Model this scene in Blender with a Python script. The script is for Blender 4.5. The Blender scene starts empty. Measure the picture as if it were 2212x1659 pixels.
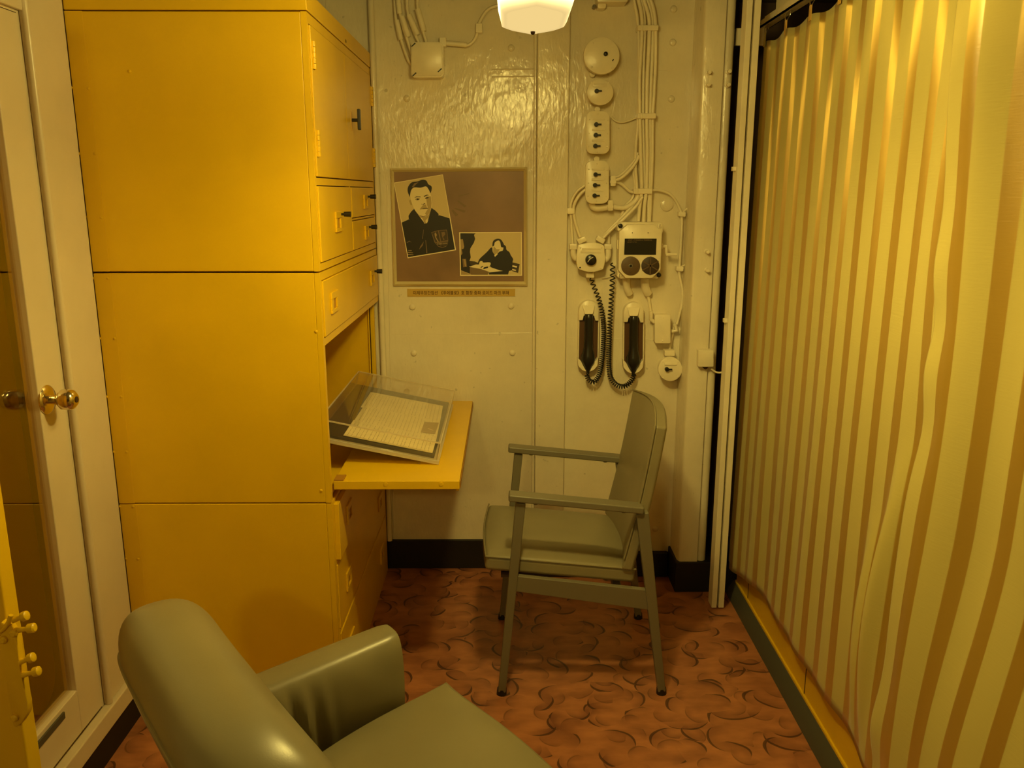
import bpy, bmesh, math, random
from mathutils import Vector, Matrix, noise
random.seed(7)
PI = math.pi
SC = bpy.context.scene
COL = SC.collection

# ------------------------------------------------------------------ camera model
H = 1.55                      # eye height
FP = 1800.0                   # focal length in pixels of a 2212 px wide picture
TP = 414.5 / 1800.0
PITCH = math.atan(TP)
YAW = math.asin(0.00595)
CP, SP = math.cos(PITCH), math.sin(PITCH)
FWD = Vector((math.sin(YAW) * CP, math.cos(YAW) * CP, -SP))
RGT = Vector((math.cos(YAW), -math.sin(YAW), 0))
UPV = RGT.cross(FWD)
EYE = Vector((0, 0, H))

def ray(x, y):
    return FWD + RGT * ((x - 1106) / FP) - UPV * ((y - 829.5) / FP)
def W(x, y, Y=None, X=None, Z=None):
    """point of the room seen at photo pixel x,y that lies on the plane Y=, X= or Z="""
    d = ray(x, y)
    if Y is not None: t = Y / d.y
    elif X is not None: t = X / d.x
    else: t = (Z - H) / d.z
    return EYE + d * t

# ------------------------------------------------------------------ materials
def new_mat(name):
    m = bpy.data.materials.new(name); m.use_nodes = True
    nt = m.node_tree
    return m, nt, nt.nodes['Principled BSDF']
def N(nt, t, **kw):
    n = nt.nodes.new(t)
    for k, v in kw.items(): setattr(n, k, v)
    return n
def simple(name, col, rough=.5, metal=0, spec=.5, bump=0, bscale=200, var=0, vscale=6, bdist=.001, coat=0):
    m, nt, b = new_mat(name)
    b.inputs['Base Color'].default_value = (*col, 1)
    b.inputs['Roughness'].default_value = rough
    b.inputs['Metallic'].default_value = metal
    b.inputs['Specular IOR Level'].default_value = spec
    b.inputs['Coat Weight'].default_value = coat
    tc = N(nt, 'ShaderNodeTexCoord')
    if var:
        nz = N(nt, 'ShaderNodeTexNoise'); nz.inputs['Scale'].default_value = vscale; nz.inputs['Detail'].default_value = 6
        nt.links.new(tc.outputs['Object'], nz.inputs['Vector'])
        mr = N(nt, 'ShaderNodeMapRange'); mr.inputs['From Min'].default_value = .3; mr.inputs['From Max'].default_value = .7
        mr.inputs['To Min'].default_value = 1 - var; mr.inputs['To Max'].default_value = 1 + var
        nt.links.new(nz.outputs['Fac'], mr.inputs['Value'])
        mx = N(nt, 'ShaderNodeVectorMath', operation='SCALE'); mx.inputs[0].default_value = col
        nt.links.new(mr.outputs['Result'], mx.inputs['Scale'])
        nt.links.new(mx.outputs['Vector'], b.inputs['Base Color'])
    if bump:
        nz = N(nt, 'ShaderNodeTexNoise'); nz.inputs['Scale'].default_value = bscale; nz.inputs['Detail'].default_value = 4
        nt.links.new(tc.outputs['Object'], nz.inputs['Vector'])
        bp = N(nt, 'ShaderNodeBump'); bp.inputs['Strength'].default_value = bump; bp.inputs['Distance'].default_value = bdist
        nt.links.new(nz.outputs['Fac'], bp.inputs['Height'])
        nt.links.new(bp.outputs['Normal'], b.inputs['Normal'])
    return m

def wall_paint(name, col, rough=.28):
    """thick gloss paint brushed on steel: vertical brush marks, dimples, a little grime"""
    m, nt, b = new_mat(name)
    tc = N(nt, 'ShaderNodeTexCoord')
    mp = N(nt, 'ShaderNodeMapping'); mp.inputs['Scale'].default_value = (1, 1, .35)
    nt.links.new(tc.outputs['Object'], mp.inputs['Vector'])
    n1 = N(nt, 'ShaderNodeTexNoise'); n1.inputs['Scale'].default_value = 75; n1.inputs['Detail'].default_value = 6
    n1.inputs['Distortion'].default_value = .6
    nt.links.new(mp.outputs['Vector'], n1.inputs['Vector'])
    n2 = N(nt, 'ShaderNodeTexNoise'); n2.inputs['Scale'].default_value = 9; n2.inputs['Detail'].default_value = 3
    nt.links.new(tc.outputs['Object'], n2.inputs['Vector'])
    ad = N(nt, 'ShaderNodeMath', operation='MULTIPLY_ADD'); ad.inputs[1].default_value = 2.4
    nt.links.new(n2.outputs['Fac'], ad.inputs[0]); nt.links.new(n1.outputs['Fac'], ad.inputs[2])
    bp = N(nt, 'ShaderNodeBump'); bp.inputs['Strength'].default_value = .6; bp.inputs['Distance'].default_value = .0022
    nt.links.new(ad.outputs[0], bp.inputs['Height']); nt.links.new(bp.outputs['Normal'], b.inputs['Normal'])
    n3 = N(nt, 'ShaderNodeTexNoise'); n3.inputs['Scale'].default_value = 3.2; n3.inputs['Detail'].default_value = 8; n3.inputs['Roughness'].default_value = .65
    nt.links.new(tc.outputs['Object'], n3.inputs['Vector'])
    cr = N(nt, 'ShaderNodeValToRGB')
    cr.color_ramp.elements[0].position = .3; cr.color_ramp.elements[0].color = (*[c * .86 for c in col], 1)
    cr.color_ramp.elements[1].position = .62; cr.color_ramp.elements[1].color = (*col, 1)
    nt.links.new(n3.outputs['Fac'], cr.inputs['Fac'])
    n4 = N(nt, 'ShaderNodeTexNoise'); n4.inputs['Scale'].default_value = 38; n4.inputs['Detail'].default_value = 2
    nt.links.new(tc.outputs['Object'], n4.inputs['Vector'])
    c4 = N(nt, 'ShaderNodeValToRGB'); c4.color_ramp.elements[0].position = .72; c4.color_ramp.elements[0].color = (0, 0, 0, 1)
    c4.color_ramp.elements[1].position = .78; c4.color_ramp.elements[1].color = (.6, .6, .6, 1)
    nt.links.new(n4.outputs['Fac'], c4.inputs['Fac'])
    mx = N(nt, 'ShaderNodeMix', data_type='RGBA')
    nt.links.new(c4.outputs['Color'], mx.inputs['Factor']); nt.links.new(cr.outputs['Color'], mx.inputs['A'])
    mx.inputs['B'].default_value = (*[c * .5 for c in col], 1)
    nt.links.new(mx.outputs['Result'], b.inputs['Base Color'])
    b.inputs['Roughness'].default_value = rough
    return m

CREAM = (.82, .73, .56)
M = {}
M['cream'] = wall_paint('cream_wall_paint', CREAM, .16)
M['cream_s'] = simple('cream_enamel', (.84, .75, .57), .3, bump=.3, bscale=90, bdist=.001, var=.06, vscale=14)
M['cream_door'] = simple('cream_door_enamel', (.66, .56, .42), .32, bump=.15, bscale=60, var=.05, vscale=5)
M['yellow'] = simple('yellow_cabinet_paint', (.76, .475, .006), .34, spec=.4, bump=.25, bscale=260, bdist=.0005, var=.07, vscale=4)
M['yellow_lit'] = M['yellow']
M['seam'] = simple('dark_seam', (.045, .018, .003), .8)
M['brown_in'] = simple('brown_cabinet_inside', (.42, .20, .02), .5)
M['ceil'] = simple('brown_grey_deckhead_paint', (.17, .14, .09), .6)
M['gap'] = simple('shade_dark_brown', (.11, .065, .04), .8)  # shade of the unlit recess put into the colour, shared by unseen walls
M['black'] = simple('black_plastic', (.012, .011, .010), .3)
M['rubber'] = simple('black_rubber', (.010, .009, .008), .42)
M['base'] = simple('black_baseboard', (.009, .005, .004), .6, bump=.2, bscale=30)
M['chrome'] = simple('worn_brass_chrome', (.80, .70, .50), .16, metal=1)
M['steel'] = simple('galvanised_wire', (.7, .65, .55), .3, metal=1)
M['vinyl'] = simple('grey_green_vinyl', (.235, .205, .125), .33, spec=.5, bump=.25, bscale=420, bdist=.0004, var=.07, vscale=5)
M['vinyl2'] = simple('chair_grey_green_vinyl', (.25, .215, .13), .42, bump=.25, bscale=420, bdist=.0004, var=.08, vscale=6)
M['frame'] = simple('grey_chair_enamel', (.175, .155, .108), .38, bump=.15, bscale=80)
M['coving'] = simple('dark_grey_floor_coving', (.075, .072, .055), .5)
M['gold'] = simple('brass_picture_frame', (.80, .70, .42), .25, metal=.2)
M['plate'] = simple('brass_caption_plate', (.60, .40, .09), .35, metal=.15)
M['ink'] = simple('dark_red_lettering', (.05, .006, .003), .6)
M['paper'] = simple('aged_paper', (.95, .86, .58), .7, var=.05, vscale=20)
M['handink'] = simple('handwriting_ink', (.22, .15, .06), .8)
M['board'] = simple('black_backing_board', (.03, .025, .02), .55)
M['grille'] = simple('brown_grille', (.11, .065, .03), .5)
M['grille2'] = simple('dark_brown_grille', (.045, .025, .014), .5)
M['tan'] = simple('amber_tab_tape', (.62, .36, .07), .5)
M['window_dark'] = simple('dark_brown_cradle_inside', (.10, .045, .018), .4)
for k, c in dict(p_light=(.88, .76, .48), p_mid=(.40, .28, .13), p_dark=(.012, .008, .006), p_dark2=(.055, .034, .018),
                 p_skin=(.84, .72, .42), p_skin2=(.48, .36, .17), p_bg=(.66, .53, .28), p_bord=(.92, .80, .52), p_grey=(.20, .125, .06)).items():
    M[k] = simple('print_' + k[2:], c, .45)
M['poster'] = simple('brown_poster_ground', (.26, .15, .085), .4, var=.22, vscale=5)

def mk_floor():
    m, nt, b = new_mat('terracotta_brushstroke_vinyl')
    L = nt.links.new
    tc = N(nt, 'ShaderNodeTexCoord')
    wn = N(nt, 'ShaderNodeTexNoise'); wn.inputs['Scale'].default_value = 5; wn.inputs['Detail'].default_value = 2
    L(tc.outputs['Object'], wn.inputs['Vector'])
    wsub = N(nt, 'ShaderNodeVectorMath', operation='SUBTRACT'); wsub.inputs[1].default_value = (.5, .5, .5)
    L(wn.outputs['Color'], wsub.inputs[0])
    wsc = N(nt, 'ShaderNodeVectorMath', operation='SCALE'); wsc.inputs['Scale'].default_value = .05
    L(wsub.outputs[0], wsc.inputs[0])
    wad = N(nt, 'ShaderNodeVectorMath', operation='ADD'); L(tc.outputs['Object'], wad.inputs[0]); L(wsc.outputs[0], wad.inputs[1])
    def math_(op, a, bb=None, c=None):
        n = N(nt, 'ShaderNodeMath', operation=op)
        for i, v in enumerate((a, bb, c)):
            if v is None: continue
            if isinstance(v, (int, float)): n.inputs[i].default_value = v
            else: L(v, n.inputs[i])
        return n.outputs[0]
    def layer(scale, off, rad, line, rough_stretch):
        mp = N(nt, 'ShaderNodeMapping'); mp.inputs['Location'].default_value = off
        mp.inputs['Scale'].default_value = (scale, scale * rough_stretch, 0)
        L(wad.outputs[0], mp.inputs['Vector'])
        vo = N(nt, 'ShaderNodeTexVoronoi', voronoi_dimensions='2D'); vo.inputs['Scale'].default_value = 1; vo.inputs['Randomness'].default_value = .8
        L(mp.outputs[0], vo.inputs['Vector'])
        d = N(nt, 'ShaderNodeVectorMath', operation='SUBTRACT'); L(mp.outputs[0], d.inputs[0]); L(vo.outputs['Position'], d.inputs[1])
        sx = N(nt, 'ShaderNodeSeparateXYZ'); L(d.outputs[0], sx.inputs[0])
        sc_ = N(nt, 'ShaderNodeSeparateColor'); L(vo.outputs['Color'], sc_.inputs[0])
        ang = math_('ARCTAN2', sx.outputs[1], sx.outputs[0])
        rnd = math_('MULTIPLY', sc_.outputs[0], 2 * PI)
        cosd = math_('COSINE', math_('SUBTRACT', ang, rnd))
        r = vo.outputs['Distance']
        rr = math_('ADD', rad, math_('MULTIPLY', sc_.outputs[1], .12))
        # arc line, tapering at its ends
        dist = math_('ABSOLUTE', math_('SUBTRACT', r, rr))
        w = math_('MULTIPLY', line, math_('MAXIMUM', math_('SUBTRACT', cosd, .55), 0.0))
        arc = math_('LESS_THAN', dist, w)
        # soft brush fan inside the arc
        fan = N(nt, 'ShaderNodeMapRange', interpolation_type='SMOOTHSTEP'); fan.inputs['From Min'].default_value = -.34; fan.inputs['From Max'].default_value = 0
        L(math_('SUBTRACT', r, rr), fan.inputs['Value'])
        inside = math_('LESS_THAN', r, rr)
        gate = N(nt, 'ShaderNodeMapRange'); gate.inputs['From Min'].default_value = .1; gate.inputs['From Max'].default_value = .75
        L(cosd, gate.inputs['Value'])
        f = math_('MULTIPLY', math_('MULTIPLY', fan.outputs[0], inside), gate.outputs[0])
        return arc, f
    a1, f1 = layer(8., (0, 0, 0), .36, .085, 1.05)
    a2, f2 = layer(6.2, (3.3, 1.7, 0), .42, .06, 1.2)
    a3, f3 = layer(11., (7.1, 5.2, 0), .36, .06, .9)
    n1 = N(nt, 'ShaderNodeTexNoise'); n1.inputs['Scale'].default_value = 9; n1.inputs['Detail'].default_value = 6
    mpn = N(nt, 'ShaderNodeMapping'); mpn.inputs['Scale'].default_value = (1, 2.2, 1); L(tc.outputs['Object'], mpn.inputs['Vector']); L(mpn.outputs[0], n1.inputs['Vector'])
    cr = N(nt, 'ShaderNodeValToRGB')
    cr.color_ramp.elements[0].position = .32; cr.color_ramp.elements[0].color = (.33, .12, .055, 1)
    cr.color_ramp.elements[1].position = .68; cr.color_ramp.elements[1].color = (.52, .205, .09, 1)
    L(n1.outputs['Fac'], cr.inputs['Fac'])
    fsum = math_('MINIMUM', math_('ADD', math_('ADD', math_('MULTIPLY', f1, .5), math_('MULTIPLY', f2, .5)), math_('MULTIPLY', f3, .45)), .85)
    mx = N(nt, 'ShaderNodeMix', data_type='RGBA'); L(fsum, mx.inputs['Factor']); L(cr.outputs['Color'], mx.inputs['A']); mx.inputs['B'].default_value = (.20, .068, .036, 1)
    am = math_('MULTIPLY', math_('MAXIMUM', math_('MAXIMUM', a1, a2), math_('MULTIPLY', a3, .5)), .8)
    mx2 = N(nt, 'ShaderNodeMix', data_type='RGBA'); L(am, mx2.inputs['Factor']); L(mx.outputs['Result'], mx2.inputs['A']); mx2.inputs['B'].default_value = (.05, .018, .012, 1)
    L(mx2.outputs['Result'], b.inputs['Base Color'])
    b.inputs['Roughness'].default_value = .42
    bp = N(nt, 'ShaderNodeBump'); bp.inputs['Strength'].default_value = .15; bp.inputs['Distance'].default_value = .0006
    n5 = N(nt, 'ShaderNodeTexNoise'); n5.inputs['Scale'].default_value = 300; L(tc.outputs['Object'], n5.inputs['Vector'])
    L(n5.outputs['Fac'], bp.inputs['Height']); L(bp.outputs['Normal'], b.inputs['Normal'])
    return m
M['floor'] = mk_floor()

def mk_curtain(name, light, dark, sat_rough=.34):
    """satin-striped cloth: glossy and matt stripes that run up the cloth (UV x = metres along the cloth)"""
    m, nt, b = new_mat(name); L = nt.links.new
    uv = N(nt, 'ShaderNodeUVMap')
    sx = N(nt, 'ShaderNodeSeparateXYZ'); L(uv.outputs[0], sx.inputs[0])
    dv = N(nt, 'ShaderNodeMath', operation='MULTIPLY'); dv.inputs[1].default_value = 1 / .098; L(sx.outputs[0], dv.inputs[0])
    fr = N(nt, 'ShaderNodeMath', operation='FRACT'); L(dv.outputs[0], fr.inputs[0])
    cr = N(nt, 'ShaderNodeValToRGB'); cr.color_ramp.interpolation = 'LINEAR'
    e = cr.color_ramp.elements; e[0].position = 0; e[0].color = (0, 0, 0, 1); e[1].position = 1; e[1].color = (0, 0, 0, 1)
    for p, v in ((.03, 0), (.06, 1), (.42, 1), (.45, 0)):
        q = e.new(p); q.color = (v, v, v, 1)
    L(fr.outputs[0], cr.inputs['Fac'])
    mx = N(nt, 'ShaderNodeMix', data_type='RGBA'); L(cr.outputs['Color'], mx.inputs['Factor'])
    mx.inputs['A'].default_value = (*light, 1); mx.inputs['B'].default_value = (*dark, 1)
    L(mx.outputs['Result'], b.inputs['Base Color'])
    tg = N(nt, 'ShaderNodeTangent', direction_type='UV_MAP')
    ag = N(nt, 'ShaderNodeBsdfAnisotropic'); ag.inputs['Color'].default_value = (.95, .70, .22, 1); ag.inputs['Roughness'].default_value = .58; ag.inputs['Anisotropy'].default_value = .75; ag.inputs['Rotation'].default_value = .25
    L(tg.outputs[0], ag.inputs['Tangent'])
    fm = N(nt, 'ShaderNodeMath', operation='MULTIPLY_ADD'); fm.inputs[1].default_value = .26; fm.inputs[2].default_value = .03; L(cr.outputs['Color'], fm.inputs[0])
    sh = N(nt, 'ShaderNodeMixShader'); L(fm.outputs[0], sh.inputs[0]); L(b.outputs[0], sh.inputs[1]); L(ag.outputs[0], sh.inputs[2])
    L(sh.outputs[0], nt.nodes['Material Output'].inputs[0])
    mr = N(nt, 'ShaderNodeMapRange'); mr.inputs['To Min'].default_value = .8; mr.inputs['To Max'].default_value = sat_rough
    L(cr.outputs['Color'], mr.inputs['Value']); L(mr.outputs[0], b.inputs['Roughness'])
    ms = N(nt, 'ShaderNodeMapRange'); ms.inputs['To Min'].default_value = .15; ms.inputs['To Max'].default_value = .9
    L(cr.outputs['Color'], ms.inputs['Value']); L(ms.outputs[0], b.inputs['Specular IOR Level'])
    # weave
    tc = N(nt, 'ShaderNodeTexCoord')
    nz = N(nt, 'ShaderNodeTexNoise'); nz.inputs['Scale'].default_value = 60; nz.inputs['Detail'].default_value = 4
    mp = N(nt, 'ShaderNodeMapping'); mp.inputs['Scale'].default_value = (1, .25, 4); L(tc.outputs['Object'], mp.inputs[0]); L(mp.outputs[0], nz.inputs['Vector'])
    bp = N(nt, 'ShaderNodeBump'); bp.inputs['Strength'].default_value = .35; bp.inputs['Distance'].default_value = .001
    L(nz.outputs['Fac'], bp.inputs['Height']); L(bp.outputs['Normal'], b.inputs['Normal'])
    b.inputs['Sheen Weight'].default_value = .15
    return m
M['curtain'] = mk_curtain('gold_satin_striped_cloth', (.54, .45, .14), (.44, .27, .035))

def mk_glass(name, tint, refl, alpha_like):
    m = bpy.data.materials.new(name); m.use_nodes = True
    nt = m.node_tree; L = nt.links.new
    nt.nodes.remove(nt.nodes['Principled BSDF'])
    out = nt.nodes['Material Output']
    tr = N(nt, 'ShaderNodeBsdfTransparent'); tr.inputs[0].default_value = (*tint, 1)
    gl = N(nt, 'ShaderNodeBsdfGlossy'); gl.inputs['Roughness'].default_value = .01
    lw = N(nt, 'ShaderNodeLayerWeight'); lw.inputs['Blend'].default_value = .5
    pw = N(nt, 'ShaderNodeMath', operation='POWER'); pw.inputs[1].default_value = 5; L(lw.outputs['Facing'], pw.inputs[0])
    sch = N(nt, 'ShaderNodeMath', operation='MULTIPLY_ADD'); sch.inputs[1].default_value = .95; sch.inputs[2].default_value = .04; L(pw.outputs[0], sch.inputs[0])
    mu = N(nt, 'ShaderNodeMath', operation='MULTIPLY'); mu.inputs[1].default_value = refl; mu.use_clamp = True; L(sch.outputs[0], mu.inputs[0])
    mx = N(nt, 'ShaderNodeMixShader'); L(mu.outputs[0], mx.inputs[0]); L(tr.outputs[0], mx.inputs[1]); L(gl.outputs[0], mx.inputs[2])
    df = N(nt, 'ShaderNodeBsdfDiffuse'); df.inputs[0].default_value = (.9, .8, .6, 1)
    m2 = N(nt, 'ShaderNodeMixShader'); m2.inputs[0].default_value = alpha_like; L(mx.outputs[0], m2.inputs[1]); L(df.outputs[0], m2.inputs[2])
    L(m2.outputs[0], out.inputs[0])
    return m
M['door_glass'] = mk_glass('door_glass', (.95, .9, .78), 3.0, .0)
M['acrylic'] = mk_glass('clear_acrylic', (.985, .965, .93), 1.0, .03)
M['acrylic_edge'] = mk_glass('clear_acrylic_edge', (.9, .85, .75), 1.0, .45)

def mk_lamp():
    m = bpy.data.materials.new('glowing_opal_shade'); m.use_nodes = True
    nt = m.node_tree; L = nt.links.new
    nt.nodes.remove(nt.nodes['Principled BSDF'])
    out = nt.nodes['Material Output']
    ge = N(nt, 'ShaderNodeNewGeometry'); sx = N(nt, 'ShaderNodeSeparateXYZ'); L(ge.outputs['Position'], sx.inputs[0])
    mr = N(nt, 'ShaderNodeMapRange'); mr.inputs['From Min'].default_value = LZ0; mr.inputs['From Max'].default_value = LZ0 + .095
    L(sx.outputs[2], mr.inputs['Value'])
    pw = N(nt, 'ShaderNodeMath', operation='POWER'); pw.inputs[1].default_value = 1.6; L(mr.outputs[0], pw.inputs[0])
    st = N(nt, 'ShaderNodeMath', operation='MULTIPLY_ADD'); st.inputs[1].default_value = LAMP_TOP; st.inputs[2].default_value = LAMP_BOT; L(pw.outputs[0], st.inputs[0])
    cr = N(nt, 'ShaderNodeMix', data_type='RGBA'); cr.inputs['A'].default_value = (1, .72, .28, 1); cr.inputs['B'].default_value = (1, LG, LB, 1)
    L(mr.outputs[0], cr.inputs['Factor'])
    em = N(nt, 'ShaderNodeEmission'); L(cr.outputs['Result'], em.inputs[0]); L(st.outputs[0], em.inputs[1])
    L(em.outputs[0], out.inputs[0])
    return m
LK = 1.12
LZ0 = H + .292 * LK
LAMP_TOP, LAMP_BOT = 34.0, .80
LG, LB = .77, .19
L1_W, L2_W, EXPO = 30.0, 27.0, 0.08
M['lamp'] = mk_lamp()

# ------------------------------------------------------------------ mesh helpers
class MB:
    def __init__(s): s.bm = bmesh.new()
    def face(s, pts, mi=0):
        vs = [s.bm.verts.new(p) for p in pts]
        f = s.bm.faces.new(vs); f.material_index = mi; return f
    def box(s, x0, x1, y0, y1, z0, z1, mi=0, mat=None):
        c = [(x, y, z) for x in (x0, x1) for y in (y0, y1) for z in (z0, z1)]
        if mat is not None: c = [mat @ Vector(p) for p in c]
        v = [s.bm.verts.new(p) for p in c]
        for idx in ((0, 1, 3, 2), (4, 6, 7, 5), (0, 4, 5, 1), (2, 3, 7, 6), (0, 2, 6, 4), (1, 5, 7, 3)):
            f = s.bm.faces.new([v[i] for i in idx]); f.material_index = mi
        return s
    def loft(s, rings, mi=0, cap=True, close=False):
        R = [[s.bm.verts.new(p) for p in r] for r in rings]
        n = len(R[0])
        for a, b in zip(R, R[1:]):
            for i in range(n):
                f = s.bm.faces.new((a[i], a[(i + 1) % n], b[(i + 1) % n], b[i])); f.material_index = mi
        if cap:
            f = s.bm.faces.new(list(reversed(R[0]))); f.material_index = mi
            f = s.bm.faces.new(R[-1]); f.material_index = mi
        return s
    def tube(s, path, r, seg=8, mi=0, cap=True):
        path = [Vector(p) for p in path]
        rs = r if isinstance(r, (list, tuple)) else [r] * len(path)
        t0 = (path[1] - path[0]).normalized()
        up = Vector((0, 0, 1)) if abs(t0.z) < .9 else Vector((1, 0, 0))
        n = t0.cross(up).normalized()
        rings = []
        for i, p in enumerate(path):
            if i == 0: t = path[1] - path[0]
            elif i == len(path) - 1: t = path[-1] - path[-2]
            else: t = path[i + 1] - path[i - 1]
            if t.length < 1e-9: t = t0
            t.normalize()
            n = (n - t * n.dot(t))
            if n.length < 1e-6: n = t.orthogonal()
            n.normalize()
            b = t.cross(n)
            rings.append([p + (n * math.cos(2 * PI * k / seg) + b * math.sin(2 * PI * k / seg)) * rs[i] for k in range(seg)])
        return s.loft(rings, mi, cap)
    def cyl(s, p0, p1, r0, r1=None, seg=20, mi=0):
        return s.tube([p0, p1], [r0, r0 if r1 is None else r1], seg, mi)
    def lathe(s, c, axis, prof, seg=24, mi=0):
        """prof = [(distance along axis, radius)]"""
        c = Vector(c); axis = Vector(axis).normalized(); n = axis.orthogonal().normalized(); b = axis.cross(n)
        rings = [[c + axis * h + (n * math.cos(2 * PI * k / seg) + b * math.sin(2 * PI * k / seg)) * max(r, 1e-4) for k in range(seg)] for h, r in prof]
        return s.loft(rings, mi)
    def plate(s, pts, Yf, Yb, ch=0, chY=None, mi=0):
        """outline in photo pixels on the plane Y=Yf, given real depth back to Yb, with a chamfered front edge"""
        P = [W(x, y, Y=Yf) for x, y in pts]
        c = sum(P, Vector()) / len(P)
        def ring(Y, k): return [Vector((c.x + (p.x - c.x) * k, Y, c.z + (p.z - c.z) * k)) for p in P]
        size = max((p - c).length for p in P)
        if ch:
            k = 1 - ch / size; dy = chY if chY is not None else ch
            s.loft([ring(Yf, k), ring(Yf + dy * .35, (1 + k) / 2 + (1 - k) * .3), ring(Yf + dy, 1), ring(Yb, 1)], mi)
        else: s.loft([ring(Yf, 1), ring(Yb, 1)], mi)
        return s
    def grid(s, fn, nu, nv, mi=0, uv=None):
        g = [[s.bm.verts.new(fn(i / nu, j / nv)) for j in range(nv + 1)] for i in range(nu + 1)]
        lay = s.bm.loops.layers.uv.verify() if uv else None
        for i in range(nu):
            for j in range(nv):
                idx = ((i, j), (i + 1, j), (i + 1, j + 1), (i, j + 1))
                f = s.bm.faces.new([g[a][b] for a, b in idx]); f.material_index = mi
                if uv:
                    for l, (a, b) in zip(f.loops, idx): l[lay].uv = uv(a / nu, b / nv)
        return s
    def build(s, name, mat, parent=None, smooth=False, bevel=0, bseg=2, sub=0, solid=0, keep=False, ang=40):
        bmesh.ops.recalc_face_normals(s.bm, faces=s.bm.faces)
        me = bpy.data.meshes.new(name); s.bm.to_mesh(me); s.bm.free()
        for m_ in (mat if isinstance(mat, (list, tuple)) else [mat]): me.materials.append(m_)
        o = bpy.data.objects.new(name, me); COL.objects.link(o)
        if smooth:
            for p in me.polygons: p.use_smooth = True
            if not sub:
                try: me.set_sharp_from_angle(angle=math.radians(ang))
                except Exception: pass
        if parent is None:
            if not keep:
                xs = [v.co for v in me.vertices]
                c = Vector(((min(v.x for v in xs) + max(v.x for v in xs)) / 2, (min(v.y for v in xs) + max(v.y for v in xs)) / 2, min(v.z for v in xs)))
                me.transform(Matrix.Translation(-c)); o.location = c
        else:
            o.parent = parent; o.matrix_parent_inverse = WM(parent).inverted()
        if solid:
            md = o.modifiers.new('solid', 'SOLIDIFY'); md.thickness = solid; md.offset = 0
        if bevel:
            md = o.modifiers.new('bevel', 'BEVEL'); md.width = bevel; md.segments = bseg; md.limit_method = 'ANGLE'; md.angle_limit = math.radians(35)
            if not smooth:
                for p in me.polygons: p.use_smooth = True
                try: me.set_sharp_from_angle(angle=math.radians(60))
                except Exception: pass
                md.harden_normals = True
        if sub:
            md = o.modifiers.new('sub', 'SUBSURF'); md.levels = sub; md.render_levels = sub
        return o

def WM(o):
    m = Matrix.LocRotScale(o.location, o.rotation_euler, o.scale)
    if o.parent: m = WM(o.parent) @ o.matrix_parent_inverse @ m
    return m
def tag(o, label=None, cat=None, group=None, kind=None):
    if label: o['label'] = label
    if cat: o['category'] = cat
    if group: o['group'] = group
    if kind: o['kind'] = kind
    return o
def thing(name, label, cat, loc=(0, 0, 0), group=None):
    o = bpy.data.objects.new(name, None); COL.objects.link(o); o.location = loc; o.empty_display_size = .05
    return tag(o, label, cat, group)
def struct(o): o['kind'] = 'structure'; return o
def children(o): return [c for c in bpy.data.objects if c.parent is o]
def dup(root, d, label=None):
    """copy a thing with its parts and sub-parts, moved by d"""
    r = root.copy(); COL.objects.link(r); r.location = root.location + Vector(d)
    if label: r['label'] = label
    def rec(src, dst):
        for ch in children(src):
            c = ch.copy(); COL.objects.link(c); c.parent = dst; rec(ch, c)
    rec(root, r)
    return r
def box(name, x0, x1, y0, y1, z0, z1, mat, parent=None, bevel=.002, **k):
    return MB().box(x0, x1, y0, y1, z0, z1).build(name, mat, parent, bevel=bevel, **k)
def circ(cx, cy, r, n=32, ry=None):
    return [(cx + r * math.cos(2 * PI * k / n), cy + (ry or r) * math.sin(2 * PI * k / n)) for k in range(n)]
def rrect(cx, cy, w, h, r, n=5, rot=0):
    pts = []
    for sx, sy, a0 in ((1, 1, 0), (-1, 1, 90), (-1, -1, 180), (1, -1, 270)):
        for k in range(n + 1):
            a = math.radians(a0 + 90 * k / n)
            pts.append((sx * (w / 2 - r) + r * math.cos(a), sy * (h / 2 - r) + r * math.sin(a)))
    c, s = math.cos(rot), math.sin(rot)
    return [(cx + x * c - y * s, cy + x * s + y * c) for x, y in pts]
def spline(pts, n=8):
    pts = [Vector(p) for p in pts]
    q = [pts[0] * 2 - pts[1]] + pts + [pts[-1] * 2 - pts[-2]]
    out = []
    for i in range(1, len(q) - 2):
        for k in range(n):
            t = k / n
            out.append(.5 * ((2 * q[i]) + (-q[i - 1] + q[i + 1]) * t + (2 * q[i - 1] - 5 * q[i] + 4 * q[i + 1] - q[i + 2]) * t * t + (-q[i - 1] + 3 * q[i] - 3 * q[i + 1] + q[i + 2]) * t ** 3))
    out.append(pts[-1]); return out

# ------------------------------------------------------------------ the room
CEIL = 2.26
YB = 3.27            # left part of the far bulkhead
YR = 3.20            # right part of the far bulkhead
XL = -1.12           # left wall
XC = -.503           # front of the yellow cabinets
YC = 2.25            # side of the yellow cabinets
XR = .902             # face of the bunk base

struct(box('floor', -2.2, 2.2, -2.2, 3.7, -.05, 0, M['floor'], bevel=0, keep=True))
struct(box('ceiling', -2.2, 2.2, -2.2, 3.7, CEIL, CEIL + .05, M['ceil'], bevel=0))
wb = MB()
wb.box(-.66, .111, YB, YB + .05, .125, CEIL)
wb.box(.226, .69, YR, YR + .12, .10, CEIL)
wb.box(.10, .24, YB, YB + .05, .1, CEIL)
wb.box(-1.3, -.66, YB + .2, YB + .25, 0, CEIL)
wb.box(-.70, -.66, YB, YB + .25, 0, CEIL)
wall_back = struct(wb.build('wall_back', M['cream'], bevel=.002))
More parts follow.
